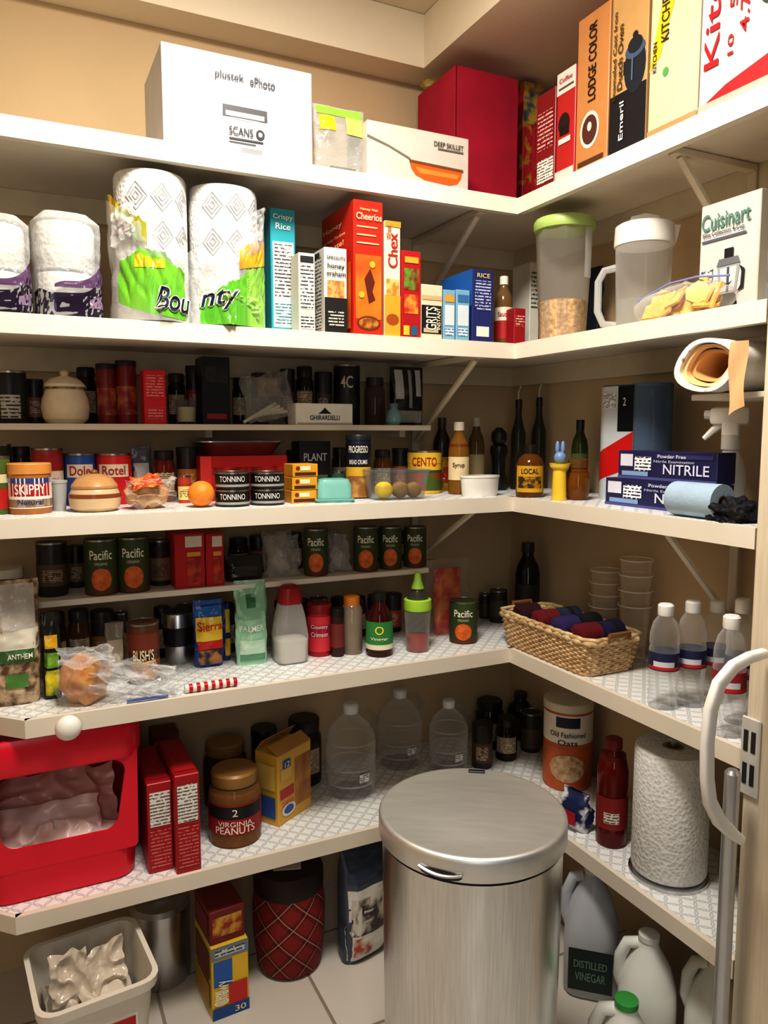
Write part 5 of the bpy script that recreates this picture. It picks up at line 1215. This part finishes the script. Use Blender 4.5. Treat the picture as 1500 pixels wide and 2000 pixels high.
# ------------------------------------------------------------------ LOWEST SHELF
# red bin
Yf = -D1 + .025
xr = colY(282, Yf, Z5 + .12); xl = xr - .31; hb = min(hy(140, 1432, Yf).z - Z5, Z4 - TH - Z5 - .012)
t = thing('storage_bin', 'large red plastic bin with open window in front', 'bin', ((xl + xr) / 2, Yf + .16, Z5), 0)
w, dd = xr - xl, .31
REDP = M('#e01c36', .3, v=.05)
def ring(k, z, r_=.045): return rrect(w * k, dd * k, r_, z, 6)
MB().loft([ring(.88, .0), ring(.91, .004), ring(.935, hb * .24), ring(.92, hb * .25), ring(.905, hb * .24), ring(.87, .008)], True, True).done('bin_base', REDP, t)
MB().loft([ring(.965, hb * .78), ring(1.0, hb * .79), ring(1.02, hb * .82), ring(1.02, hb * .97), ring(1.0, hb), ring(.95, hb), ring(.93, hb * .97), ring(.93, hb * .78), ring(.965, hb * .78)], False, False).done('bin_rim', REDP, t)
full = rrect(w * .95, dd * .95, .045, 0, 8)
n9 = 9
wallp = full[n9 - 5:n9] + full[n9:2 * n9] + full[2 * n9:3 * n9] + full[3 * n9:3 * n9 + 5]
rows = []
for zq, k in ((hb * .2, .93), (hb * .5, .945), (hb * .82, .965)):
    rows.append([Vector((p_.x * k / .95, p_.y * k / .95, zq)) for p_ in wallp])
rows += [[Vector((p_.x * .975, p_.y * .975, p_.z)) for p_ in r_] for r_ in rows[::-1]]
MB().loft(rows + [rows[0]], False, False, closed=False).done('bin_wall', REDP, t)
def fp(x_, z_, off):
    fx = w * .42
    yb_ = 0 if abs(x_) < fx else ((abs(x_) - fx) ** 2) * 14
    k = (.93 + .035 * (z_ / hb))
    return Vector((x_ * k / .95, -dd * .475 * k / .95 + yb_ + off, z_))
zc_o, zc_i = hb * .52, hb * .55
outer = [(p_.x, zc_o + p_.y) for p_ in rrect(w * .945, hb * .64, .01, 0, 8)]
inner = []
for p_ in rrect(w * .74, hb * .46, .03, 0, 8):
    kx = 1 + .10 * (p_.y / (hb * .23))
    inner.append((p_.x * kx, zc_i + p_.y + (.012 if p_.y < -hb * .1 else 0) * (1 - (2 * p_.x / (w * .74)) ** 2)))
MB().loft([[fp(*q_, 0) for q_ in outer], [fp(*q_, 0) for q_ in inner], [fp(*q_, .008) for q_ in inner], [fp(*q_, .008) for q_ in outer], [fp(*q_, 0) for q_ in outer]], False, False).done('front_panel', REDP, t)
o = thing('plastic_bag', 'pale crumpled shopping bag inside the red bin', 'bag', ((xl + xr) / 2, Yf + .15, Z5 + .012), 0)
PK = M('#fbe6e1', .28, v=.06, s=9)
MB().sheet((-.02, -.07, .075), (.1, .0, .0), (.0, .035, .065), .024, 41, curl=.02, n=34, fr=1.2, lim=(.128, .126), zmin=.0, fine=.35).done('bag_film', PK, o, ang=70)
MB().sheet((.04, -.09, .055), (.08, .0, -.02), (.01, .02, .045), .02, 44, curl=.02, n=34, fr=1.2, lim=(.128, .126), zmin=.0, fine=.35).done('bag_film', PK, o, ang=70)
MB().sheet((-.07, -.09, .05), (.06, .0, .02), (-.01, .02, .045), .02, 47, curl=.015, n=34, fr=1.2, lim=(.128, .126), zmin=.0, fine=.35).done('bag_film', PK, o, ang=70)
MB().sheet((.0, .02, .1), (.12, .0, .0), (.0, .06, .05), .03, 49, n=34, fr=1.2, lim=(.128, .122), zmin=.0, fine=.35).done('bag_film', M('#f4c4ba', .3), o, ang=70)
for a, bq, yt, l in ((290, 338, 1528, 'red carton with white nutrition panel, next to bin'), (344, 392, 1512, 'red carton with white nutrition panel, next to peanut jar')):
    cb(Z5, a, bq, yt, 1703, .2, 'cereal_carton', l, 'box', '#ab1822', [('F', .1, .92, .52, .9, LN('#e9e4dc', '#6a6460', 140)), ('F', .1, .92, .06, .48, LN('#ab1822', '#d98a84', 130, .7)), ('T', .1, .9, .1, .9, '#b32028')], group='pair of red cartons on the lowest shelf')
x, y, r, h = spot(Z5, 406, 511, 1498, 1660, rnd=True)
bottle('peanut_jar', 'big peanut jar with gold lid and red label', 'jar', x, y, Z5, r, h, PJ, CL('#b58a5a', .3, .5), [(.86, .82), (.88, .84), (.88, .97), (.8, 1)], '#a17a40', (.72, BL('#9a6534', '#c4955c', 60, .2)), [(.2, .62, '#a31f24', 1.35, 1), (.42, .6, '#1f1a1c', 1.2, 1.003)], [('VIRGINIA', .36, 1.3, .07, '#efe4d0'), ('PEANUTS', .27, 1.5, .1, '#f4ead8'), ('2', .52, .2, .1, '#efe4d0')])
x, y, r, h = spot(Z5, 398, 482, 1445, .28, rnd=True)
bottle('peanut_jar', 'dark jar with gold lid behind the big peanut jar', 'jar', x, y, Z5, r, h, PJ, CL('#5a3a22', .7, .3), [(.86, .82), (.88, .84), (.88, .97), (.8, 1)], '#93703a', (.72, '#4a2a16'))
x, y, w, h = spot(Z5, 530, 632, 1455, 1602)
WAF = carton('waffle_box', 'open-topped yellow cookie box printed with blue number twelve', 'box', x, y + .02, Z5, w * .95, .07, h * .92, '#dcb048',
   [('F', .5, .98, .15, .85, BL('#d2964a', '#94602e', 18, .15)), ('F', .06, .46, .36, .5, '#bf3c42'), ('F', .08, .4, .62, .78, '#e6c060'), ('F', .15, .36, .78, .9, '#3258a0'), ('F', 'o', .3, .18, .2, .09, '#e6e0da'), ('F', 'o', .3, .18, .14, .06, '#4064aa'), ('L', .1, .9, .1, .4, '#4064aa'), ('L', .1, .9, .5, .85, '#edcb6c')],
   [('F', '12', .25, .84, .14, .08, '#f4f0e6'), ('F', 'orange', .27, .28, .35, .07, '#c2506a')], rz=.55)
hw = h * .92
for s, a in ((-1, .5), (1, .9)):
    MB().box(-w * .47, w * .47, 0, .035, 0, .0012).done('top_flap', M('#c3944e', .6), WAF, xf=Matrix.Translation((0, .0 if s < 0 else .07, hw)) @ Matrix.Rotation(a if s < 0 else PI - a, 4, 'X'))
JUG = [(.88, 0), (.97, .02), (1, .07), (.96, .12), (1, .18), (1, .3), (.95, .33), (1, .37), (1, .56), (.96, .64), (.8, .74), (.5, .82), (.3, .87), (.27, .9)]
JM = CL('#fafbfc', .07, .5, .03)
def waterjug(a, bq, yt, d, l):
    x, y, r, h = spot(Z5, a, bq, yt, d, rnd=True)
    t = bottle('water_jug', l, 'jug', x, y, Z5, r, h, JUG, JM, [(.3, .89), (.32, .9), (.32, .98), (.25, 1)], '#dfe0de', None, group='large clear water jugs')
    MB().tube([(r * .78, 0, h * .72), (r * 1.02, 0, h * .8), (r * .7, 0, h * .93), (r * .3, 0, h * .9)], .006).done('handle', PET, t)
    MB().arc(r + .001, r + .001, h * .2, h * .3, .35, .8, 8).done('barcode_label', LN('#e3e3df', '#444', 200), t, recalc=False)
    for zz in (.325, .15, .6):
        MB().tube([(r * .97 * math.sin(2 * PI * i / 28), -r * .97 * math.cos(2 * PI * i / 28), h * zz) for i in range(28)], .0022, 6, True).done('grip_ring', CL('#f0f3f4', .35, .5, .03, k=.8), t)
waterjug(635, 735, 1372, 1567, 'clear water jug in front, beside the yellow box')
waterjug(738, 824, 1345, .29, 'clear water jug standing behind, nearest the back wall')
waterjug(838, 914, 1366, .2, 'clear water jug partly hidden by trash can lid')
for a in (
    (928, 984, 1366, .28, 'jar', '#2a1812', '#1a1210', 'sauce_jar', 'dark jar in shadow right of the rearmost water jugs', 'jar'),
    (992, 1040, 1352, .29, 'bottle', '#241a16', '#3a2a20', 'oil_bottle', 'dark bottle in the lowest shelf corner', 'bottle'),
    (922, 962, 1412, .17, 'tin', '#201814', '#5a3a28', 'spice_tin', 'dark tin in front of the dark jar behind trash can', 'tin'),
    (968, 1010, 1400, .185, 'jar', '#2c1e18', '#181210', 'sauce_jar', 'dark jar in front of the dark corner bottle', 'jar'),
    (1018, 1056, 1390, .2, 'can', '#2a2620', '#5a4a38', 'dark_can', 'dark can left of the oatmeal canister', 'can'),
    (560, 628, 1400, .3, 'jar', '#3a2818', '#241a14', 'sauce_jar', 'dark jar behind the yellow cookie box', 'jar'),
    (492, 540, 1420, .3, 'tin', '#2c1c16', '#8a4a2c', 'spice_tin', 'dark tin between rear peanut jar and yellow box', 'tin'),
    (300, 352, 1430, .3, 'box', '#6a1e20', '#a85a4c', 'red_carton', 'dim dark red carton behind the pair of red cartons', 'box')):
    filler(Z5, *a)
x, y, r, h = spot(Z5, 1062, 1156, 1362, 1540, 'R', True)
t = can('oats_canister', 'round oatmeal canister with orange and white label', 'canister', x, y, Z5, r, h, '#c56638', [(.55, .88, '#e9dfd0', 1.5), (.74, .86, '#2a2540', .5), (.05, .5, BL('#cf6e34', '#a84c26', 14, .2), 1.5)], [('Old Fashioned', .66, 1.5, .06, '#33271f'), ('Oats', .57, .8, .06, '#33271f')], lid=('#e0d3bd', .02))
rows = [[Vector(((r + .002) * math.sin(a), -(r + .002) * math.cos(a), h * .27 + s * h * .16 * math.sqrt(max(0, 1 - (a / .75) ** 2)))) for a in [-.75 + 1.5 * i / 16 for i in range(17)]] for s in (-1, 1)]
MB().loft(rows, False, False, closed=False).done('bowl_picture', BL('#e0c9a4', '#a87848', 70, .2), t, recalc=False)
X = -D2 + .05; Y = colX(1124, X, Z5)
t = thing('blue_snack_bag', 'small blue and white bag leaning beside juice bottle', 'bag', (X, Y, Z5), HPI + .2)
MB().loft(pouch_rings(.075, .045, .09, 61, wr=.01)).done('bag_body', BL('#26315e', '#d9d9dc', 22, .04, .55), t, ang=60)
MB().box(-.02, .02, -.030, -.028, .02, .05).done('printed_panel', M('#b3262c', .4), t)
x, y, r, h = spot(Z5, 1166, 1226, 1438, 1662, 'R', True)
bottle('juice_bottle', 'large dark red juice bottle beside the paper towel holder', 'bottle', x, y, Z5, r, h, [(.9, 0), (1, .03), (1, .2), (.93, .3), (.93, .45), (1, .55), (1, .7), (.85, .8), (.5, .88), (.48, .92)], CL('#7a1a10', .6, .4), [(.55, .9), (.57, .92), (.55, .99), (.4, 1)], '#7a1a1a', (.85, '#5a0f0a'), [(.18, .48, '#8a1f1c', 1.4, 1), (.24, .34, LN('#d9cfc4', '#443', 160), .5, 1.006)])
x, y, r, h = spot(Z5, 1232, 1388, 1440, 1752, 'R', True)
r = min(r, .075)
t = thing('paper_towel_holder', 'quilted paper towel roll on a steel stand, lowest shelf', 'paper towels', (x, y, Z5), 0)
MB().lathe([(r * 1.06, 0), (r * 1.06, .008), (r * .9, .011), (r * .2, .012)], 40).done('stand_base', STEEL2, t)
MB().lathe([(r * .3, .014), (r * .97, .014), (r, .02), (r, .014 + min(.28, h - .03) - .006), (r * .96, .014 + min(.28, h - .03)), (r * .28, .014 + min(.28, h - .03)), (r * .26, .02)], 48, cap0=False, cap1=False).done('paper_towel_roll', QUILT, t)
MB().lathe([(.006, .012), (.006, min(.305, h)), (.016, min(.305, h)), (.016, min(.31, h + .004)), (.006, min(.314, h + .007))], 20).done('stand_pole', STEEL2, t)
MB().lathe([(r * .26, .015), (r * .26, min(.29, h - .015)), (r * .2, min(.29, h - .015)), (r * .2, .015)], 24, cap0=False, cap1=False).done('cardboard_core', M('#a58a62', .9), t)
MB().loft([[Vector((r * 1.0 * math.sin(a), -r * 1.0 * math.cos(a) * 1.0, z)) for a in (1.2, 1.35)] + [Vector((r * 1.25, -r * .25, z)), Vector((r * 1.1, r * .2, z))] for z in (.02, .28)], False, False, closed=False).done('loose_sheet', QUILT, t, recalc=False)

# ------------------------------------------------------------------ FLOOR
def gr(px, py, z=0): return hz(px, py, z)
# trash can
p = hz(922, 1585, .605); R0 = 182.5 * depth(p) / F
t = thing('trash_can', 'large round stainless steel trash can with lid', 'trash can', (p.x, p.y, 0), facing(p.x, p.y))
MB().lathe([(R0 * .93, .0), (R0 * .94, .012)], 64).done('foot_ring', BLACK, t)
MB().lathe([(R0 * .92, .012), (R0 * .96, .56), (R0 * .965, .565)], 64).done('can_body', STEEL, t)
MB().lathe([(R0 * .955, .564), (R0 * .955, .574)], 64).done('lid_gap_shade', BLACK, t)  # black ring painted in for the shaded gap under the lid
MB().lathe([(R0 * .985, .571), (R0 * 1.0, .574), (R0 * 1.0, .602), (R0 * .995, .608), (R0 * .975, .611), (R0 * .95, .6115), (R0 * .93, .611), (R0 * .6, .6145), (R0 * .3, .616), (R0 * .1, .6165)], 72).done('lid', M('#e6e6e5', .46, .85, v=.1, s=14, st=(1, 6, 1)), t, ang=50)
rows = []
for s in (-1, 1):
    rows.append([Vector(((R0 + .0012) * math.sin(a - .3), -(R0 + .0012) * math.cos(a - .3), .580 + s * .0075 * math.sqrt(max(0, 1 - (a / .22) ** 2)))) for a in [-.22 + .44 * i / 16 for i in range(17)]])
MB().loft(rows, False, False, closed=False).done('finger_recess', M('#2a2826', .4), t, recalc=False)
MB().tube([((R0 + .003) * math.sin(a - .3), -(R0 + .003) * math.cos(a - .3), .5855 - .006 * (1 - (a / .22) ** 2)) for a in [-.22 + .44 * i / 12 for i in range(13)]], .0028, 6).done('lid_grip', STEEL2, t)
MB().box(-.008, .024, R0 * .84, R0 * .9, .6115, .6155, .001).done('hinge_tab', BLACK, t)
MB().box(-.05, .05, -R0 * 1.08, -R0 * .85, .004, .02, .004).done('foot_pedal', BLACK, t)
# white bin with bag
zt = .25
p = hz(176, 1880, zt)
t = thing('waste_bin', 'white plastic bin lined with a crumpled bag', 'bin', (p.x, p.y, 0), .1)
BINW = M('#e0dace', .4, v=.06)
w = 222 * depth(p) / F * .97; dq = .215
MB().loft([rrect(w * .72, dq * .76, .03, 0), rrect(w * .75, dq * .78, .03, .005), rrect(w * .93, dq * .95, .035, zt - .022), rrect(w * 1.0, dq * 1.03, .035, zt - .02), rrect(w * 1.02, dq * 1.05, .035, zt), rrect(w * .93, dq * .95, .03, zt), rrect(w * .9, dq * .92, .03, zt - .02), rrect(w * .71, dq * .74, .03, .008)], True, True).done('bin_body', BINW, t)
yy_ = -dq * .5
MB().box(-w * .05, w * .3, yy_ - .004, yy_ - .002, .1, .19).done('warning_label', M('#e9e4da', .5), t, xf=Matrix.Translation((0, .012, 0)))
MB().box(-w * .03, w * .28, yy_ - .006, yy_ - .0045, .16, .185).done('red_label_band', M('#b3262a', .5), t, xf=Matrix.Translation((0, .012, 0)))
o = thing('plastic_bag', 'crumpled pale translucent bags filling the white bin', 'bag', (p.x, p.y, .1), .1)
lx_, ly_ = w * .37, dq * .38
GB = M('#dfd5c8', .25, v=.08, s=9)
MB().sheet((-.02, .01, .075), (.07, .0, .01), (.0, .06, .03), .022, 61, curl=.02, n=34, fr=1.0, lim=(lx_, ly_), zmin=.0, fine=.25).done('bag_film', GB, o, ang=80)
MB().sheet((.04, -.02, .07), (.05, .02, -.01), (-.01, .05, .03), .022, 64, curl=.02, n=34, fr=1.0, lim=(lx_, ly_), zmin=.0, fine=.25).done('bag_film', GB, o, ang=80)
MB().sheet((-.035, .03, .115), (.035, .0, .0), (.0, .02, .04), .016, 66, n=30, fr=1.0, lim=(lx_, ly_), zmin=.0, fine=.25).done('bag_film', M('#c9bdae', .25), o, ang=80)
MB().sheet((.03, .03, .11), (.04, .0, .012), (.0, .02, .035), .016, 69, n=30, fr=1.0, lim=(lx_, ly_), zmin=.0, fine=.25).done('bag_film', M('#d3c8b9', .25), o, ang=80)
# steel canister
x, y, r, h = spot(0, 270, 385, 1762, 1950, rnd=True)
y = max(y, -.17); x = colY(314, y, .1)
t = thing('steel_canister', 'round brushed steel canister on the floor behind white bin', 'canister', (x, y, 0), facing(x, y))
MB().lathe([(r * .96, 0), (r, .005), (r, h * .86), (r * .98, h * .865)], 40).done('canister_body', STEEL2, t)
MB().lathe([(r * 1.03, h * .85), (r * 1.03, h * .95), (r * .9, h), (r * .3, h * 1.01)], 40).done('lid', STEEL2, t)
MB().tube([(-.03, 0, h), (-.025, 0, h + .015), (.025, 0, h + .015), (.03, 0, h)], .004).done('lid_handle', STEEL2, t)
# snack bar boxes stack
x, y, w, h = spot(0, 414, 487, 1842, 1982)
carton('granola_bar_box', 'yellow and blue granola bar box standing on the floor', 'box', x, y, 0, w, .13, h, '#e0bd38', [('F', 0, 1, .82, 1, '#7a8a94'), ('F', .1, .9, .86, .95, LN('#c9ced0', '#445', 120)), ('F', .05, .55, .45, .8, '#356ab0'), ('F', .45, .95, .15, .45, '#c83630'), ('F', 0, 1, 0, .16, '#2f5696'), ('F', .08, .4, .2, .4, '#e9dcb0'), ('L', .1, .9, .5, .9, '#7a3a24'), ('L', .1, .9, .1, .45, '#b98a2c')], [('F', 'Chewy', .3, .36, .34, .5, '#f4ead0', 1), ('F', '30', .75, .08, .3, .08, '#f0e0b0')], rz=.06)
carton('granola_bar_box', 'dark red bar box stacked on the yellow granola box', 'box', x - .002, y + .01, h + .001, w * .95, .11, min(.075, Z5 - TH - h - .01), '#7a2220', [('F', .08, .92, .2, .8, BL('#9a3226', '#c9a03a', 40)), ('L', .1, .9, .2, .8, '#8a2a20')], rz=.08)
# plaid tin
x, y, r, h = spot(0, 494, 635, 1735, 1925, rnd=True)
y = max(y, -D1 + .02 + r)
t = thing('tartan_tin', 'round red tartan covered tin with dark rim', 'tin', (x, y, 0), facing(x, y))
hh = .25
MB().lathe([(r * .8, 0), (r * .92, .012), (r * 1.02, hh * .35), (r * 1.04, hh * .6), (r * .98, hh * .8)], 44).done('tin_body', PLAID, t, ang=60)
MB().lathe([(r * .98, hh * .79), (r * 1.0, hh * .81), (r * 1.0, hh * .95), (r * .94, hh), (r * .5, hh * 1.02)], 44).done('lid', M('#2a1a1a', .6), t)
MB().box(-.035, .03, -.04, .03, hh * 1.022, hh * 1.03, .002).done('paper_note', M('#d5ccc0', .7), t)
# pet food bag
p = gr(712, 1895)
pouch('pet_food_bag', 'white printed sack, top darkened for shade, between tartan tin and trash can', 'bag', p.x + .02, p.y + .06, 0, .125, .08, .29, '#4e5666', [(.03, .97, .04, .66, '#d9d6ce'), (.08, .92, .26, .58, BL('#4a4038', '#d0c8bc', 20, .06)), (.1, .5, .08, .24, BL('#b24c2c', '#d6d0c6', 30, .08)), (.03, .97, .72, .97, '#39445a')], rz=.25, seed=81, pw=9, wr=.008)  # sack colours darkened, the top most, for the shade it stands in
# vinegar jug + milk jugs
def jug(px, py, H, name, label, capc, mat, X=None, rz=0, lab=None, W=.15):
    q = gr(px, py)
    cx, cy = q.x, q.y
    t = thing(name, label, 'jug', (cx, cy, 0), facing(cx, cy) + rz, None)
    MB().loft([rrect(W * .9, W * .9, .03, 0), rrect(W, W, .035, .006), rrect(W, W, .04, H * .48), rrect(W * .98, W * .95, .045, H * .56), rrect(W * .75, W * .72, .04, H * .74), rrect(W * .4, W * .38, .0215, H * .88), rrect(.04, .04, .0199, H * .92), rrect(.036, .036, .0179, H * .97)]).done('jug_body', mat, t, ang=50)
    MB().lathe([(.02, H * .945), (.021, H * .95), (.021, H * .995), (.016, H)], 20).done('cap', M(capc, .4), t)
    MB().tube([(-W * .16, 0, H * .9), (-W * .36, 0, H * .88), (-W * .47, 0, H * .76), (-W * .49, 0, H * .58), (-W * .42, 0, H * .5)], .0125, 10).done('handle', mat, t, ang=60)
    if lab:
        MB().box(-W * .4, W * .4, -W * .505, -W * .5, H * .08, H * .42).done('label_panel', M(lab, .5), t)
        lettering(t, 'DISTILLED', '#7f9a86', lambda a, b: Vector((a, -W * .512, H * .3 + b)), W * .6, .018)
        lettering(t, 'VINEGAR', '#7f9a86', lambda a, b: Vector((a, -W * .512, H * .2 + b)), W * .55, .02)
MILK = M('#e6e7e0', .35, v=.05)
jug(1152, 1920, .29, 'vinegar_jug', 'tall frosted vinegar jug with dark label under shelf', '#d9d9d4', CL('#dadde4', .7, .3, .3), rz=0, lab='#23332f', W=.12)
def jugat(px, py, H, *a, **k):
    q = hz(px, py, H)
    v = Vector((q.x, q.y, 0)) - CAM
    jug(750 + F * RV.dot(v) / FV.dot(v), 1000 - F * UV.dot(v) / FV.dot(v), H, *a, **k)
jugat(1268, 1822, .25, 'milk_jug', 'white milk jug in the middle with visible handle', '#dfe0da', MILK, rz=0, W=.115)
jugat(1404, 1862, .25, 'milk_jug', 'white milk jug at right beside the metal pole', '#e6e6e2', MILK, rz=.0, W=.115)
jugat(1224, 1950, .25, 'milk_jug', 'white milk jug with green cap nearest the camera', '#3f9a4a', MILK, rz=0, W=.115)
# ------------------------------------------------------------------ door hardware
Y = YJ - .03
t = thing('gate_latch', 'white plastic gate latch with loop handle on jamb', 'latch', (0, 0, 0))
pts = [(1492, 1276), (1464, 1284), (1432, 1302), (1404, 1336), (1388, 1386), (1381, 1450), (1381, 1520), (1386, 1565), (1404, 1602), (1430, 1628), (1446, 1640)]
pp = [hy(a, bq, Y - .01) for a, bq in pts]
rg = []
for i, p_ in enumerate(pp):
    tg = (pp[min(i + 1, len(pp) - 1)] - pp[max(i - 1, 0)]).normalized()
    inp = tg.cross(Vector((0, 1, 0))).normalized()
    ww_ = [.008, .009, .0105, .0115, .0115, .011, .011, .0115, .0115, .010, .008][i]
    rg.append([p_ + inp * ww_ * math.copysign(abs(math.cos(a)) ** .6, math.cos(a)) + Vector((0, 1, 0)) * .008 * math.copysign(abs(math.sin(a)) ** .6, math.sin(a)) for a in [2 * PI * j / 16 for j in range(16)]])
MB().loft(rg).done('loop_handle', WHITE, t, ang=50)
pa, pb = hx(1452, 1395, -D2 - .006), hx(1480, 1562, -D2 - .006)
MB().box(-D2 - .010, -D2 - .0045, pb.y, pa.y, pb.z, pa.z, .002).done('mounting_plate', M('#d3d0ca', .4, .2), t)
for k in range(2):
    for j in range(2):
        zc = pb.z + (pa.z - pb.z) * (.28 + .42 * k); yc = pa.y + (pb.y - pa.y) * (.3 + .4 * j)
        MB().box(-D2 - .0112, -D2 - .0098, yc - .004, yc + .004, zc - .018, zc + .018).done('slot', M('#2a2a2c', .5), t)
X = -D2 - .05; Yp = colX(1408, X, .3)
zt = hx(1410, 1500, X).z
t = thing('metal_pole', 'thin silver pole standing upright before the door jamb', 'pole', (X, Yp, 0))
MB().lathe([(.012, .0), (.0125, .02), (.0125, zt), (.008, zt + .006)], 20).done('pole_tube', M('#c5c5c7', .3, .8), t)
MB().lathe([(.0145, .0), (.0145, .03)], 20).done('rubber_foot', BLACK, t)
MB().lathe([(.0137, .16), (.0137, .175)], 20).done('rubber_ring', BLACK, t)

# ------------------------------------------------------------------ light
def area(name, loc, tgt, sz, e, col, sy=None):
    l = bpy.data.lights.new(name, 'AREA'); l.energy = e; l.size = sz; l.color = col
    if sy: l.shape = 'RECTANGLE'; l.size_y = sy
    o = bpy.data.objects.new(name, l); COL.objects.link(o); o.location = loc
    o.rotation_euler = (Vector(tgt) - Vector(loc)).to_track_quat('-Z', 'Y').to_euler()
area('ceiling_light', (-1.0, -1.04, ZT - .03), (-.9, -.85, 0), .35, 24, (1, .965, .9))
area('doorway_fill', (-1.6, -2.7, 1.5), (-.7, -.4, .6), .45, 7, (1, .975, .94), 1.6)  # added fill behind the camera, tall so the steel shows upright streaks
wd = bpy.data.worlds.new('world'); S.world = wd; wd.use_nodes = True
bg = wd.node_tree.nodes['Background']; bg.inputs[0].default_value = (1, .98, .95, 1); bg.inputs[1].default_value = .04
